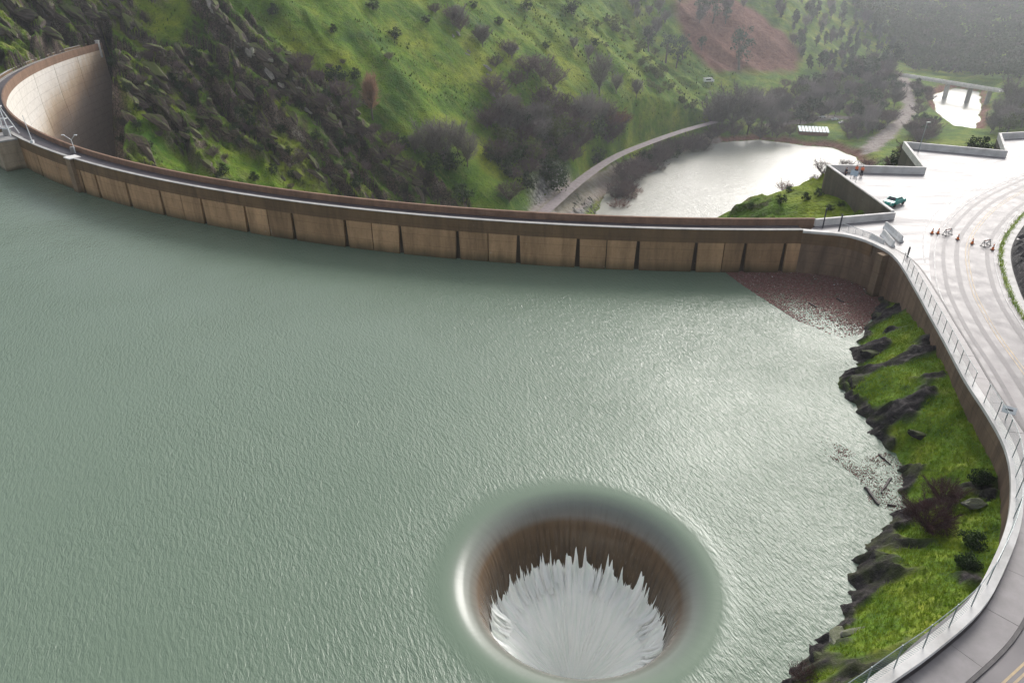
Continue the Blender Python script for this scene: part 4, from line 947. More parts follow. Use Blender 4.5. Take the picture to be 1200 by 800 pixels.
def leafy_proto(name, seed, h, w_, mat, ncl=26, per=34, ls=.3, trunk=True, cone=False, low=.25):
    r = random.Random(seed); root = empty(name); mb = MB(); cl = []
    for _ in range(ncl):
        while True:
            p = Vector((r.uniform(-1, 1), r.uniform(-1, 1), r.uniform(-1, 1)))
            if p.length < 1: break
        z = low*h+(p.z*.5+.5)*(1-low)*h*.95; k = (1-.8*(z/h)) if cone else 1
        cl.append(Vector((p.x*w_*.42*k+r.gauss(0, .05*w_), p.y*w_*.42*k+r.gauss(0, .05*w_), z)))
    tr = .03*h+.03; top = Vector((r.gauss(0, .04*h), r.gauss(0, .04*h), h*.6)); mb.tube((0, 0, -.4), top*.5, tr, tr*.75, 7); mb.tube(top*.5, top, tr*.75, tr*.3, 6)
    for c in cl[:8]: mb.tube(top*r.uniform(.3, .8), c, tr*.35, tr*.12, 4)
    mb.build('trunk', M['bark'], root)
    V = []; F = []
    for c in cl:
        R_ = w_*r.uniform(.10, .2)
        for _ in range(per):
            d = Vector((r.gauss(0, 1), r.gauss(0, 1), r.gauss(0, .8))).normalized(); p = c+d*R_*r.uniform(.5, 1.1); s_ = ls*r.uniform(.6, 1.3)
            nrm = (d+Vector((r.gauss(0, .6), r.gauss(0, .6), r.gauss(.2, .6)))).normalized(); a = nrm.orthogonal().normalized(); b_ = nrm.cross(a); t = r.random()*6.28; u = a*math.cos(t)+b_*math.sin(t); v_ = nrm.cross(u); n0 = len(V)
            V += [p-u*s_, p+v_*s_*.6, p+u*s_, p-v_*s_*.6]; F.append((n0, n0+1, n0+2, n0+3))
    mk('crown', V, F, mat, root); return root
PROTO = {}
def pset(k, L): PROTO[k] = L
# all prototypes are 10 units tall-ish and scaled when placed
pset('grey_tree', [bare_proto('bare_tree', s, 10, 8.5, M['twig_grey'], 9, 2600, .036) for s in (1, 2, 3)])
pset('purple_bush', [bare_proto('bare_shrub', s, 10, 15, M['twig_purple'], 12, 2600, .05) for s in (4, 5, 6)])
pset('tan_tree', [bare_proto('bare_tree', 7, 10, 5, M['twig_tan'], 10, 2200, .045, col=True)])
pset('red_bush', [bare_proto('bare_shrub', s, 10, 16, M['twig_red'], 12, 2200, .055) for s in (8, 9)])
pset('green_tree', [leafy_proto('oak_tree', s, 10, 9, M['leaf_dark'], 30, 36, .36) for s in (11, 12, 13)])
pset('green_bush', [leafy_proto('evergreen_shrub', s, 10, 13, M['leaf_dark'], 26, 40, .5, low=.05) for s in (14, 15)])
pset('olive_tree', [leafy_proto('oak_tree', s, 10, 9, M['leaf_olive'], 28, 34, .36) for s in (16, 17)])
pset('olive_bush', [leafy_proto('leafy_shrub', s, 10, 14, M['leaf_olive'], 24, 36, .5, low=.05) for s in (18,)])
pset('pine', [leafy_proto('pine_tree', s, 10, 6, M['leaf_blue'], 34, 34, .3, cone=True, low=.1) for s in (19, 20)])
pset('tall_grey', [leafy_proto('grey_pine_tree', s, 10, 6.5, M['leaf_blue'], 26, 30, .26, low=.2) for s in (21, 22)])
used_proto = set()
def plant(kind, loc, height, label, cat, group=None, wide=1.0):
    p = random.choice(PROTO[kind])
    if p.name in used_proto: r = copy_tree(p)
    else: used_proto.add(p.name); r = p
    k = height/10; r.location = loc; r.scale = (k*wide, k*wide, k); r.rotation_euler = (0, 0, random.random()*6.28)
    tag(r, label, cat, group); return r
ORD = ['leftmost', 'second', 'third', 'fourth', 'fifth', 'sixth', 'seventh', 'eighth', 'ninth', 'tenth', 'eleventh', 'twelfth', 'thirteenth', 'fourteenth']
def plants(kind, L, label, cat, group=None, jit=.15, wide=1.0):
    L = sorted(L); lab0 = label; rank = -1; many = len(L) > len(ORD) or len(L) == 1
    for (px, py, hp), h in zip(L, hits([(a, b) for a, b, _ in L])):
        if h is None: continue
        rank += 1; label = (lab0 if len(L) == 1 else lab0+place_words(px, py, L)) if many else lab0+(', leftmost of them' if rank == 0 else ', %s from the left' % ORD[rank])
        plant(kind, (h[0], h[1], h[2]-.2), hp*h[3]/FPX*1.05*random.uniform(1-jit, 1+jit), label, cat, group, wide)
def scat(n, poly, h0, h1):
    P = in_poly_pts(poly, n, lambda q: ((np.hypot(q[:, 0]-952, (q[:, 1]-166)*1.2) > 21) & (np.hypot(q[:, 0]-976, (q[:, 1]-150)*1.2) > 15)).astype(float)); return [(p[0], p[1], random.uniform(h0, h1)) for p in P]
# single ones that stand out
plants('tan_tree', [(437, 142, 54)], 'slender tan bare tree standing alone on the green slope', 'tree')
plants('grey_tree', [(702, 112, 54)], 'tall grey leafless tree high on the open grass slope', 'tree', wide=.8)
plants('tall_grey', [(866, 82, 48)], 'dark grey-green tree in front of the red earth bank', 'tree')
plants('grey_tree', [(857, 158, 62)], 'largest grey leafless tree at the far end of the river road', 'tree', wide=1.1)
plants('green_bush', [(646, 221, 30)], 'big round dark shrub just left of the river road', 'shrub')
plants('green_bush', [(700, 194, 22)], 'dark shrub touching the middle of the river road', 'shrub', wide=.8)
plants('purple_bush', [(597, 240, 24)], 'brownish bare shrub just above the dam parapet left of the road', 'shrub')
plants('green_bush', [(543, 240, 22)], 'dark shrub standing above the dam parapet near its middle', 'shrub')
# groups
plants('green_bush', [(random.uniform(130, 420), random.uniform(70, 225), random.uniform(6, 13)) for _ in range(55)], 'small dark shrub clinging to the crags beside the dam', 'shrub', 'shrubs on the crags')
plants('purple_bush', [(random.uniform(150, 470), random.uniform(60, 228), random.uniform(6, 13)) for _ in range(40)], 'small bare shrub clinging to the crags beside the dam', 'shrub', 'bare shrubs on the crags')
plants('grey_tree', [(505, 190, 42), (520, 196, 46), (548, 196, 48), (536, 182, 34), (487, 182, 26)], 'grey bare tree in the clump halfway down the green slope', 'tree', 'bare clump halfway down the slope')
plants('green_bush', [(395, 102, 22), (527, 202, 24), (588, 196, 20), (575, 190, 18), (470, 176, 14), (505, 205, 16)], 'dark evergreen shrub on the lower green slope', 'shrub', 'evergreen shrubs on the lower slope')
plants('purple_bush', [(358, 95, 20), (372, 104, 16), (400, 124, 22), (414, 140, 20), (455, 172, 20), (464, 186, 18), (440, 160, 14), (480, 205, 14), (350, 78, 14), (425, 165, 18), (495, 215, 16), (380, 128, 14)], 'purplish bare shrub in the gully behind the rock spine', 'shrub', 'shrubs in the gully')
plants('purple_bush', [(563, 52, 22), (596, 68, 18), (580, 84, 14), (578, 112, 22), (618, 92, 24), (634, 98, 28), (648, 106, 26), (605, 104, 20), (585, 120, 20), (660, 128, 18), (530, 28, 20), (540, 40, 18), (510, 20, 12)], 'purplish bare shrub on the upper grass slope', 'shrub', 'bare shrubs of the upper slope')
plants('grey_tree', [(537, 34, 24), (566, 56, 22), (600, 70, 20), (690, 70, 18), (722, 110, 26), (745, 122, 22), (672, 60, 16)], 'small grey leafless tree on the upper grass slope', 'tree', 'bare trees of the upper slope')
plants('green_bush', [(437, 12, 11), (463, 47, 14), (697, 55, 9), (618, 14, 12), (555, 12, 10), (670, 18, 14), (500, 30, 8), (640, 60, 8), (585, 30, 9), (320, 20, 12), (390, 40, 9)], 'small dark shrub dotting the upper grass slope', 'shrub', 'dark shrubs dotting the slope')
plants('purple_bush', scat(34, [(560, 140), (640, 118), (720, 140), (735, 165), (690, 190), (650, 205), (600, 215), (570, 185)], 16, 30), 'bare shrub in the thicket above the river road', 'shrub', 'thicket above the river road')
plants('green_bush', scat(14, [(575, 150), (640, 140), (710, 160), (690, 188), (620, 225), (590, 215)], 16, 26), 'dark evergreen shrub in the thicket above the river road', 'shrub', 'evergreens above the river road')
plants('olive_tree', scat(10, [(580, 150), (700, 150), (695, 175), (640, 200), (590, 200)], 20, 34), 'olive green tree in the thicket above the river road', 'tree', 'olive trees above the river road')
plants('grey_tree', scat(14, [(570, 150), (700, 140), (740, 160), (650, 195), (590, 190)], 26, 40), 'grey bare tree in the thicket above the river road', 'tree', 'bare trees above the river road')
plants('red_bush', [(716, 156, 24), (728, 158, 20), (742, 232, 16), (736, 240, 14), (757, 207, 12), (725, 250, 16)], 'rusty red bare shrub near the river road', 'shrub', 'rusty shrubs by the river road')
plants('purple_bush', along([(722, 240), (735, 222), (752, 205), (775, 192), (800, 180), (830, 170)], 26, 4) and [(a, b, random.uniform(14, 26)) for a, b in along([(722, 240), (735, 222), (752, 205), (775, 192), (800, 180), (830, 170)], 26, 4)], 'purplish bare shrub on the bank between river road and pool', 'shrub', 'shrubs on the pool bank')
plants('green_bush', [(755, 200, 20), (790, 185, 14), (770, 192, 14)], 'dark green shrub on the bank between river road and pool', 'shrub', 'green shrubs on the pool bank')
plants('grey_tree', [(835, 158, 40), (875, 160, 48), (892, 150, 42), (905, 160, 30), (845, 150, 44), (880, 135, 36), (915, 140, 30)], 'grey leafless tree at the head of the pool', 'tree', 'bare trees at the head of the pool')
plants('purple_bush', [(860, 162, 20), (890, 164, 18), (910, 164, 18), (840, 162, 18), (925, 160, 14)], 'purplish shrub along the head of the pool', 'shrub', 'shrubs at the head of the pool')
plants('tall_grey', [(780, 75, 34), (792, 82, 26), (800, 70, 24), (822, 60, 20), (835, 28, 36), (818, 22, 26), (850, 30, 18), (760, 60, 28)], 'grey-green tree around the red earth bank', 'tree', 'trees around the red bank')
plants('olive_bush', along([(705, 10), (740, 45), (780, 92), (815, 125)], 40, 7) and [(a-6, b+6, random.uniform(4, 9)) for a, b in along([(705, 10), (740, 45), (780, 92), (815, 125)], 55, 9)], 'small scrubby tuft on the spur ridge above the pool', 'shrub', 'tufts on the spur ridge')
# flat ground beyond the pool
FL = [(900, 108), (1050, 75), (1055, 100), (1045, 150), (1000, 168), (930, 160), (900, 140)]
plants('green_tree', scat(34, FL, 12, 24), 'dark round tree on the flat beyond the pool', 'tree', 'dark trees of the flat')
plants('purple_bush', scat(90, FL, 8, 16), 'bare purplish shrub on the flat beyond the pool', 'shrub', 'shrubs of the flat')
plants('grey_tree', scat(45, FL, 12, 24), 'grey bare tree on the flat beyond the pool', 'tree', 'bare trees of the flat')
plants('olive_tree', [(976, 118, 20), (990, 112, 18), (938, 118, 18)], 'olive tree among the bare trees of the flat', 'tree', 'olive trees of the flat')
R2 = [(1070, 104), (1088, 112), (1088, 134), (1102, 160), (1098, 170), (1066, 170), (1070, 140)]
plants('purple_bush', scat(22, R2, 9, 17), 'bare shrub between the gravel path and the far river', 'shrub', 'shrubs by the far river')
plants('green_tree', scat(8, R2, 9, 16), 'dark tree between the gravel path and the far river', 'tree', 'dark trees by the far river')
R3 = [(1178, 128), (1200, 112), (1240, 120), (1230, 165), (1156, 162), (1156, 150)]
plants('grey_tree', scat(24, R3, 20, 34), 'grey bare tree right of the far river', 'tree', 'bare trees right of the far river')
plants('olive_tree', scat(10, R3, 18, 30), 'olive tree right of the far river', 'tree', 'olive trees right of the far river')
# second hill: dotted oaks
H2 = [(890, 0), (1000, 0), (1050, 60), (1040, 90), (960, 100), (930, 60)]
plants('pine', scat(90, H2, 9, 18), 'dark tree dotted over the green hill behind the flat', 'tree', 'trees dotted over the far green hill')
plants('grey_tree', scat(26, H2, 9, 16), 'bare tree dotted over the green hill behind the flat', 'tree', 'bare trees on the far green hill')
plants('grey_tree', scat(22, [(720, 0), (900, 0), (880, 22), (800, 30), (760, 60)], 10, 20), 'bare tree on the slope above the red earth bank', 'tree', 'bare trees above the red bank')
# wooded far hill, one mass
V = []; F = []; tr_ = hits([tuple(p) for p in in_poly_pts([(985, -6), (1210, -6), (1215, 95), (1150, 92), (1060, 84), (1040, 50)], 1500)])
for h in tr_:
    if h is None: continue
    Ht = random.uniform(7, 15); Wt = Ht*random.uniform(.32, .5)
    for _ in range(46):
        d = Vector((random.gauss(0, 1), random.gauss(0, 1), random.gauss(0, 1))).normalized()*random.uniform(.5, 1); p = Vector((h[0]+d.x*Wt, h[1]+d.y*Wt, h[2]+Ht*.55+d.z*Ht*.45)); s_ = random.uniform(.7, 1.3)
        nrm = (d+Vector((random.gauss(0, .5), random.gauss(0, .5), random.gauss(.2, .5)))).normalized(); a = nrm.orthogonal().normalized()*s_; b_ = nrm.cross(a)*.7; n0 = len(V)
        V += [p-a, p+b_, p+a, p-b_]; F.append((n0, n0+1, n0+2, n0+3))
g = NG('far_wood'); po = g.n('ShaderNodeNewGeometry').outputs['Position']; f = g.noise(po, .06, 5, .7)
M['wood'] = g.out(g.ramp(f, [(.3, (.05, .065, .035)), (.5, (.085, .105, .055)), (.65, (.13, .115, .095)), (.8, (.12, .15, .06))]), .9, None, .1)
stuff(mk('far_wood', V, F, M['wood']), 'hazy dark wood covering the far hillside at the upper right', 'wood')
# knoll behind the dam and trees below the car park
plants('green_bush', [(840, 250, 7), (880, 245, 8), (915, 240, 9), (945, 236, 9), (925, 225, 7), (960, 230, 10), (972, 246, 9), (985, 243, 8)], 'low dark shrub on the green knoll behind the dam', 'shrub', 'low shrubs on the knoll')

def plant_w(kind, L, label, cat, group):
    for x, y, h in L: plant(kind, (x, y, float(ground(np.array(x), np.array(y)))-.2), h, label, cat, group)
plant_w('red_bush', [(30.5, 119, 2.2), (48.5, 126, 2.4)], 'reddish bare shrub on the edge of the green knoll', 'shrub', 'reddish shrubs on the knoll')
plant_w('purple_bush', [(58+random.uniform(-6, 6), 124+random.uniform(-3, 8), random.uniform(1.5, 3)) for _ in range(8)], 'scrubby bare shrub in the notch of the car park parapet', 'shrub', 'shrubs in the parapet notch')
plant_w('green_bush', [(74+random.uniform(0, 16), 135+random.uniform(-2, 6), random.uniform(2, 4)) for _ in range(9)], 'dark shrub just behind the far car park parapet', 'shrub', 'dark shrubs behind the far parapet')
plant_w('purple_bush', [(72+random.uniform(0, 18), 138+random.uniform(-2, 8), random.uniform(3, 5)) for _ in range(9)], 'bare shrub just behind the far car park parapet', 'shrub', 'bare shrubs behind the far parapet')
# bank shrubs
def near_bush(px, py, z, h, w_, mat, label, seed, n=6000):
    x, y, _ = at(px, py, z); b_ = bare_proto('bare_shrub', seed, h, w_, mat, 18, n, .009); b_.location = (x, y, float(bank(np.array(x), np.array(y)))-.1); tag(b_, label, 'shrub')
near_bush(1085, 622, 1.6, 2.9, 4.6, M['twig_dark'], 'large dark red bare shrub at the water edge of the grassy bank', 31, 9000)
near_bush(1104, 585, 2.2, 2.2, 3.4, M['twig_dark'], 'smaller dark red bare shrub behind the large one', 32)
near_bush(940, 796, .8, 1.6, 2.2, M['twig_dark'], 'dark twiggy shrub at the bottom corner of the bank', 33, 1400)
def near_green(px, py, z, h, w_, label, seed):
    x, y, _ = at(px, py, z); b_ = leafy_proto('leafy_shrub', seed, h, w_, M['leaf_dark'], 30, 60, .07, low=.05); b_.location = (x, y, float(bank(np.array(x), np.array(y)))-.1); tag(b_, label, 'shrub')
near_green(1140, 640, 3, 1.1, 2.0, 'low dark green shrub at the foot of the lower shore wall', 34)
near_green(1132, 668, 3.2, .9, 1.6, 'small dark green shrub below the curve of the shore wall', 35)
near_green(1150, 560, 3.4, .9, 1.8, 'dark green shrub against the brown stretch of shore wall', 36)

# ------------------------------------------------------------------ small built things
def car(name, loc, rz, paint, label, k=1.0):
    t = empty(name, loc, rz); t.scale = (k, k, k); tag(t, label, 'car')
    prof = [(-2.05, .35), (-2.1, .75), (-1.95, .95), (-1.2, 1.0), (-.75, 1.42), (.55, 1.46), (1.25, .98), (1.95, .85), (2.1, .6), (2.05, .32)]
    def shell(P, w0, w1):
        n = len(P); V = [(x, -(w0 if z < 1.05 else w1), z) for x, z in P]+[(x, (w0 if z < 1.05 else w1), z) for x, z in P]
        return V, [tuple(range(n)), tuple(range(2*n-1, n-1, -1))]+[(i, n+i, n+(i+1) % n, (i+1) % n) for i in range(n)]
    b = mk('body', *shell(prof, .88, .68), paint, t)
    md = b.modifiers.new('bevel', 'BEVEL'); md.width = .07; md.segments = 2
    MB().add([(-1.17, -.80, 1.03), (-.78, -.69, 1.38), (.5, -.69, 1.41), (1.1, -.80, 1.03)], [(0, 1, 2, 3)]).add([(-1.17, -.83, 1.03), (-.78, -.72, 1.38), (.5, -.72, 1.41), (1.1, -.83, 1.03)], [(3, 2, 1, 0)]).build('side_window', M['glass'], t)
    MB().add([(-1.17, .83, 1.03), (-.78, .72, 1.38), (.5, .72, 1.41), (1.1, .83, 1.03)], [(0, 1, 2, 3)]).build('side_window', M['glass'], t)
    MB().add([(1.24, -.66, 1.02), (1.24, .66, 1.02), (.63, .58, 1.42), (.63, -.58, 1.42)], [(0, 1, 2, 3)]).build('windscreen', M['glass'], t)
    MB().add([(-1.22, -.66, 1.04), (-1.22, .66, 1.04), (-.82, .58, 1.39), (-.82, -.58, 1.39)], [(3, 2, 1, 0)]).build('rear_window', M['glass'], t)
    for sx_ in (-1.3, 1.3):
        for sy in (-.82, .82): MB().tube((sx_, sy-.1, .32), (sx_, sy+.1, .32), .32, None, 14).build('wheel', M['rubber'], t)
    for sy in (-.6, .6): MB().box((2.09, sy, .68), (.06, .3, .14)).build('headlight', M['white_paint'], t)
    return t
x, y, _ = at(1047, 240, ZD); car('parked_car', (x, y, ZD+.02), rad(215), M['teal_car'], 'small teal car parked beside the dark retaining wall', .85)
def skinny(name, pts, edges, radii, mat, parent):
    me = bpy.data.meshes.new(name); me.from_pydata(pts, edges, []); o = bpy.data.objects.new(name, me); C.objects.link(o); o.parent = parent; me.materials.append(mat)
    m = o.modifiers.new('skin', 'SKIN'); m.use_smooth_shade = True
    for v, r in zip(me.skin_vertices[0].data if me.skin_vertices else [], radii): v.radius = (r, r)
    o.modifiers.new('sub', 'SUBSURF').levels = 1; return o
def person(loc, rz, label, sway):
    t = empty('person', loc, rz); tag(t, label, 'person', None)
    P = [(0, 0, .95), (0, 0, 1.2), (0, 0, 1.42), (0, 0, 1.5), (0, .02, 1.62), (0, .02, 1.72), (.19, 0, 1.4), (.26, .02+sway, 1.12), (.2, .2+sway, .98), (-.19, 0, 1.4), (-.26, .04, 1.1), (-.24, .1, .85), (.1, 0, .9), (.12, .02, .48), (.12, -.02, .06), (.12, .16, .03), (-.1, 0, .9), (-.12, .03, .48), (-.12, -.02, .06), (-.12, .16, .03)]
    Ed = [(0, 1), (1, 2), (2, 3), (3, 4), (4, 5), (2, 6), (6, 7), (7, 8), (2, 9), (9, 10), (10, 11), (0, 12), (12, 13), (13, 14), (14, 15), (0, 16), (16, 17), (17, 18), (18, 19)]
    Rr = [.15, .15, .14, .06, .1, .08, .07, .05, .04, .07, .05, .04, .1, .07, .05, .04, .1, .07, .05, .04]
    import bmesh as _b
    def sk(name, pts, ed, rr2, mat):
        me = bpy.data.meshes.new(name); bm = _b.new(); ly = bm.verts.layers.skin.verify(); vs = []
        for p, r in zip(pts, rr2): v = bm.verts.new(p); v[ly].radius = (r, r); vs.append(v)
        vs[0][ly].use_root = True
        for a, b in ed: bm.edges.new((vs[a], vs[b]))
        bm.to_mesh(me); bm.free(); me.materials.append(mat); o = bpy.data.objects.new(name, me); C.objects.link(o); o.parent = t
        o.modifiers.new('skin', 'SKIN').use_smooth_shade = True; o.modifiers.new('sub', 'SUBSURF').levels = 1; return o
    sk('body', P, Ed, Rr, M['skin'])
    J = [P[i] for i in (0, 1, 2, 6, 7, 9, 10)]; sk('jacket', J, [(0, 1), (1, 2), (2, 3), (3, 4), (2, 5), (5, 6)], [.21, .2, .18, .1, .085, .1, .085], M['orange_cloth'])
    L = [P[i] for i in (0, 12, 13, 14, 16, 17, 18)]; sk('trousers', L, [(0, 1), (1, 2), (2, 3), (0, 4), (4, 5), (5, 6)], [.16, .12, .09, .075, .12, .09, .075], M['dark_cloth'])
    sk('hair', [(0, -.02, 1.66), (0, -.01, 1.76)], [(0, 1)], [.11, .08], M['dark_cloth'])
    return t
x, y, _ = at(1002, 206, ZD); person((x, y, ZD+.01), rad(200), 'left person in an orange jacket standing by the far parapet', .05)
x, y, _ = at(1009, 207, ZD); person((x, y, ZD+.01), rad(120), 'right person in an orange jacket standing by the far parapet', -.04)
# information board and dark post by the dark wall
x, y, _ = at(999, 213, ZD); t = empty('information_board', (x, y, ZD), rad(-60)); tag(t, 'pale blue-grey information board at the corner of the dark wall', 'sign')
MB().box((0, 0, 1.35), (1.3, .06, .8), 0, rad(-15)).build('panel', simple('pale_blue_board', (.3, .38, .45), (.42, .5, .56), 3, .4), t)
for s_ in (-.5, .5): MB().tube((s_, .04, 0), (s_, .04, 1.5), .04).build('post', M['steel_galv'], t)
x, y, _ = at(990, 209, ZD); t = empty('person', (x, y, ZD)); bpy.data.objects.remove(t)
p = person((x, y, ZD+.01), rad(90), 'person in dark clothes standing by the pale information board', .02)
for ch in p.children:
    if ch.name.startswith('jacket'): ch.data.materials[0] = M['dark_cloth']
# barricades and cones across the road
def barricade(px, py, rz, label):
    x, y, _ = at(px, py, ZD); t = empty('barricade', (x, y, ZD+.02), rz); t.scale = (.72, .72, .72); tag(t, label, 'barricade', None)
    for s_ in (-.75, .75):
        f = MB(); f.tube((s_, -.35, 0), (s_, 0, 1.1), .05); f.tube((s_, .35, 0), (s_, 0, 1.1), .05); f.box((s_, 0, .04), (.22, .9, .08)); f.build('frame', M['steel_dark'], t)
    for z in (.55, 1.0): MB().box((0, 0, z), (1.7, .05, .2)).build('board', M['white_paint'], t)
    for s_ in (-.55, -.1, .35): MB().box((s_, -.03, 1.0), (.2, .02, .18)).build('stripe', M['orange'], t)
barricade(1110, 275, rad(25), 'white and dark barricade standing in the left lane of the bend')
barricade(1155, 288, rad(25), 'white and dark barricade standing in the right lane of the bend')
def cone(px, py, label):
    x, y, _ = at(px, py, ZD); t = empty('traffic_cone', (x, y, ZD+.03)); tag(t, label, 'traffic cone')
    MB().box((0, 0, .025), (.4, .4, .05)).build('base', M['rubber'], t); MB().tube((0, 0, .05), (0, 0, .75), .17, .035, 12).build('body', M['orange'], t); MB().tube((0, 0, .4), (0, 0, .55), .108, .08, 12).build('band', M['white_paint'], t)
for q in [(1092, 274, 'orange traffic cone left of all the barricades'), (1099, 274, 'orange traffic cone just left of the left barricade'), (1122, 281, 'orange traffic cone just right of the left barricade'), (1139, 286, 'orange traffic cone beside the yellow centre line'), (1163, 293, 'orange traffic cone at the inner kerb of the bend')]: cone(*q)
# gate, barriers and posts where the dam road meets the car park
def post(px, py, h, r, mat, label, name='post'):
    x, y, _ = at(px, py, ZD); t = empty(name, (x, y, ZD)); tag(t, label, 'post'); MB().tube((0, 0, 0), (0, 0, h), r, r, 8).build('shaft', mat, t); MB().tube((0, 0, h), (0, 0, h+.08), r*1.3, r*.6, 8).build('cap', mat, t)
post(964, 267, 2.6, .09, M['steel_dark'], 'tall dark gate post at the far side of the crest road end', 'gate_post')
post(983, 271, 2.2, .1, M['steel_dark'], 'dark gate post at the lake side of the crest road end', 'gate_post')
post(1063, 302, 1.3, .1, M['steel_dark'], 'short dark post at the corner of the shore wall', 'gate_post')
gp0 = np.array(at(985, 271, ZD)); gp1 = np.array(at(1018, 283, ZD)); t = empty('mesh_gate', tuple(gp0)); tag(t, 'low galvanised mesh gate swung open along the dam end', 'gate'); e = Vector(gp1-gp0)
f = MB()
for z in (.15, 1.1): f.tube((0, 0, z), e+Vector((0, 0, z)), .035)
for k in range(5): f.tube(e*(k/4)+Vector((0, 0, .15)), e*(k/4)+Vector((0, 0, 1.1)), .03)
f.build('frame', M['steel_white'], t)
f = MB()
for k in range(60): f.tube(e*(k/60)+Vector((0, 0, .15)), e*min(1, (k+4)/60)+Vector((0, 0, 1.1)), .006, None, 3); f.tube(e*(min(1, (k+4)/60))+Vector((0, 0, .15)), e*(k/60)+Vector((0, 0, 1.1)), .006, None, 3)
f.build('mesh', M['steel_galv'], t)
def jersey(p, q, label):
    a, b = Vector(at(*p, ZD)), Vector(at(*q, ZD)); e = b-a; L = e.length; t = empty('concrete_barrier', a, math.atan2(e.y, e.x)); tag(t, label, 'barrier')
    pr_ = [(-.3, 0), (-.3, .12), (-.14, .35), (-.09, .85), (.09, .85), (.14, .35), (.3, .12), (.3, 0)]; n = len(pr_)
    V = [(0, y_, z_) for y_, z_ in pr_]+[(L, y_, z_) for y_, z_ in pr_]; mk('block', V, [tuple(range(n-1, -1, -1)), tuple(range(n, 2*n))]+[(i, (i+1) % n, n+(i+1) % n, n+i) for i in range(n)], M['white_paint'], t)
    MB().box((L/2, 0, .88), (L*.96, .1, .05)).build('cap', M['white_conc'], t)
jersey((1037, 267), (1056, 284), 'white concrete barrier lying across the end of the crest road')
jersey((1034, 276), (1046, 290), 'second white concrete barrier nearer the shore wall')
jersey((1020, 281), (1034, 289), 'low white barrier beside the open mesh gate')
x, y, _ = at(1178, 492, 5.13); t = empty('road_sign', (x, y, 5.13), rad(-35)); tag(t, 'white sign panel on a short post on the narrow sidewalk', 'sign')
MB().tube((0, 0, 0), (0, 0, .9), .04).build('post', M['steel_galv'], t); MB().box((0, 0, .95), (.95, .06, .6), 0, rad(-50)).build('panel', M['white_paint'], t); MB().box((0, -.06, 1.0), (.5, .05, .1), 0, rad(-50)).build('marking', M['steel_dark'], t)
# lamp pole behind the far parapet
x, y, _ = at(1077, 172, 6.0); t = empty('lamp_pole', (x, y, 3)); tag(t, 'thin grey lamp pole at the corner of the far parapet', 'lamp post'); MB().tube((0, 0, 0), (.3, 0, 7.2), .1, .06, 8).build('pole', M['steel_galv'], t); MB().box((.5, 0, 7.2), (.7, .2, .12)).build('lamp_head', M['steel_galv'], t)
# steel gantry and lamps on the dam's gate pier
gx_, gy_ = arc(RU+.6, apr-.004); t = empty('gantry', (gx_, gy_, ZD+.62)); tag(t, 'white steel gantry frame on the gate pier at the left edge', 'gantry')
for nm, p, q in (('leg', (-1.5, -1.2, 0), (-.2, 0, 5.2)), ('leg', (1.5, -1.2, 0), (.2, 0, 5.2)), ('leg', (-1.5, 1.4, 0), (-.2, .2, 5.2)), ('leg', (1.5, 1.4, 0), (.2, .2, 5.2))): MB().tube(p, q, .11, .09, 7).build(nm, M['steel_white'], t)
for z in (1.4, 3.0):
    k = 1-z/5.2; f = MB(); c4 = [(-.2-1.3*k, -1.2*k, z), (.2+1.3*k, -1.2*k, z), (.2+1.3*k, .2+1.2*k, z), (-.2-1.3*k, .2+1.2*k, z)]
    for i in range(4): f.tube(c4[i], c4[(i+1) % 4], .06)
    f.tube(c4[0], c4[2], .05); f.build('brace', M['steel_white'], t)
MB().box((0, .1, 5.25), (1.0, .8, .2)).build('head_plate', M['steel_white'], t)
MB().box((.3, -.2, .6), (1.0, .9, 1.1)).build('winch_box', M['grey_conc'], t); MB().tube((.3-.6, -.2, .9), (.3+.7, -.2, .9), .35, None, 12).build('drum', M['steel_galv'], t)
lx, ly = arc(RU-.3, ang_of(43)); t = empty('lamp_mast', (lx, ly, ZT+.09)); tag(t, 'slim white mast on the parapet right of the gate pier', 'mast'); MB().tube((0, 0, 0), (-.4, .2, 4.8), .1, .045, 8).build('pole', M['steel_white'], t); MB().box((0, 0, .2), (.5, .5, .5)).build('base_box', M['steel_white'], t)
lx, ly = arc(RD+1.0, ang_of(70)); t = empty('twin_lamp', (lx, ly, ZD)); tag(t, 'forked lamp post on the crest road right of the slim mast', 'lamp post')
MB().tube((0, 0, 0), (-.1, 0, 2.3), .08, .06, 8).build('pole', M['steel_white'], t)
for s_ in (-1, 1): a = MB().tube((-.1, 0, 2.3), (s_*.9-.2, 0, 3.1), .05, .04, 6).build('arm', M['steel_white'], t); MB().box((s_*1.1-.2, 0, 3.15), (.5, .22, .14)).build('lamp_head', M['steel_white'], a)
MB().box((-.5, .3, .5), (.7, .5, 1.0)).build('control_box', M['grey_conc'], t)
# abutment post at the dam's far end
lx, ly = arc(RD+.3, A0+.012); t = empty('end_post', (lx, ly, 2)); tag(t, 'pale concrete post at the far end of the dam crest', 'post'); MB().box((0, 0, 2.0), (1.0, 1.0, 5.4)).build('shaft', M['white_conc'], t); MB().box((0, 0, 4.8), (1.2, 1.2, .2)).build('cap', M['white_conc'], t)
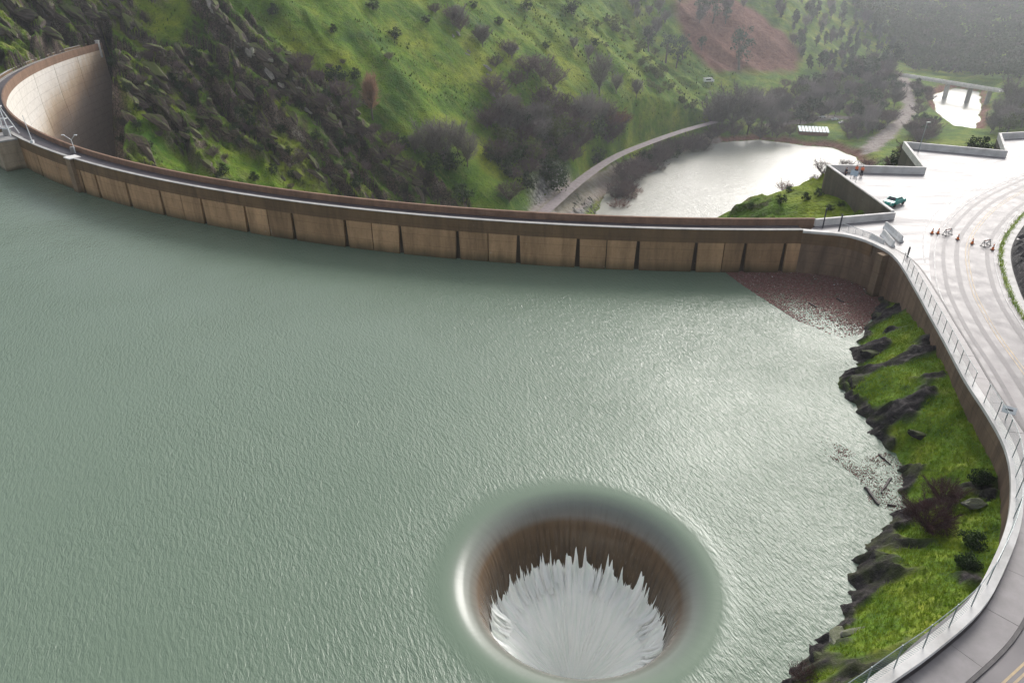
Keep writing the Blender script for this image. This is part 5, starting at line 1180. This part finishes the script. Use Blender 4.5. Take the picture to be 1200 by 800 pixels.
# bridge
b0, b1 = np.array(at(1056, 88, -60)[:2]), np.array(at(1174, 107, -60)[:2]); P = np.array([b0+(b1-b0)*k/8 for k in range(9)])
t = empty('bridge', (0, 0, 0)); tag(t, 'long thin pale road bridge over the far river', 'bridge')
mk('deck', *sweep(P, [(-3.6, -60.8), (-3.6, -60), (3.6, -60), (3.6, -60.8)]), M['white_conc'], t)
for s_ in (-3.5, 3.5): mk('railing', *sweep(P, [(s_-.15, -59.998), (s_-.15, -58.9), (s_+.15, -58.9), (s_+.15, -59.998)]), M['white_conc'], t)
for k in (.2, .5, .72, .9):
    q = b0+(b1-b0)*k; MB().box((q[0], q[1], -68), (1.3, 4.6, 13.6), math.atan2(*(b1-b0)[::-1])).build('bridge_pier', M['grey_conc'], t)
# shed, cars and camper on the flat
h = hits([(952, 158)])[0]; t = empty('shed', h[:3], rad(-12)); tag(t, 'long low shed with striped pale teal roof beyond the pool', 'shed')
MB().box((0, 0, 1.2), (17, 8, 2.6)).build('wall', M['rust'], t)
for k in range(9): MB().box((-8+k*2, -.2, 3.0), (1.55, 9.2, .25), 0, rad(9)).build('roof_sheet', simple('teal_roof', (.25, .36, .36), (.4, .5, .5), 2, .5) if k == 0 else bpy.data.materials['teal_roof'], t)
for px, py, rz, mt, lb in ((978, 142, .3, 'white_car', 'white car parked under the bare trees beyond the pool'), (986, 146, .3, 'grey_car', 'silver car parked beside the white one beyond the pool'), (963, 139, .1, 'white_car', 'white car parked left of the others near the sandy track')):
    h = hits([(px, py)])[0]; car('parked_car', (h[0], h[1], h[2]+.2), rz, M[mt], lb, 1.15)
h = hits([(829, 97)])[0]; t = empty('camper', (h[0], h[1], h[2]), .2); tag(t, 'white camper parked below the red earth bank', 'camper')
MB().box((0, 0, 1.9), (6.5, 2.6, 2.4)).build('cabin', M['white_car'], t); MB().box((4.0, 0, 1.2), (1.6, 2.2, 1.5)).build('cab', M['white_car'], t); MB().box((0, -1.32, 2.1), (4, .06, .8)).build('window', M['glass'], t)
for a in (-2, 3.6):
    for b_ in (-1.2, 1.2): MB().tube((a, b_-.15, .4), (a, b_+.15, .4), .4, None, 12).build('wheel', M['rubber'], t)

# remove prototypes that ended up unused
for L in PROTO.values():
    for p in L:
        if p.name not in used_proto:
            for ch in list(p.children): bpy.data.objects.remove(ch)
            bpy.data.objects.remove(p)
# ------------------------------------------------------------------ haze
hz = MB().box((230, 500, 10), (1400, 1500, 170)).build('haze', None); stuff(hz, 'thin pale haze filling the valley', 'haze')
hm = bpy.data.materials.new('haze'); hm.use_nodes = True; n_ = hm.node_tree; n_.nodes.remove(n_.nodes['Principled BSDF']); pv = n_.nodes.new('ShaderNodeVolumePrincipled')
pv.inputs['Color'].default_value = (.88, .92, 1.0, 1); pv.inputs['Density'].default_value = .00017; pv.inputs['Anisotropy'].default_value = .6
n_.links.new(pv.outputs[0], n_.nodes['Material Output'].inputs['Volume']); hz.data.materials.append(hm)
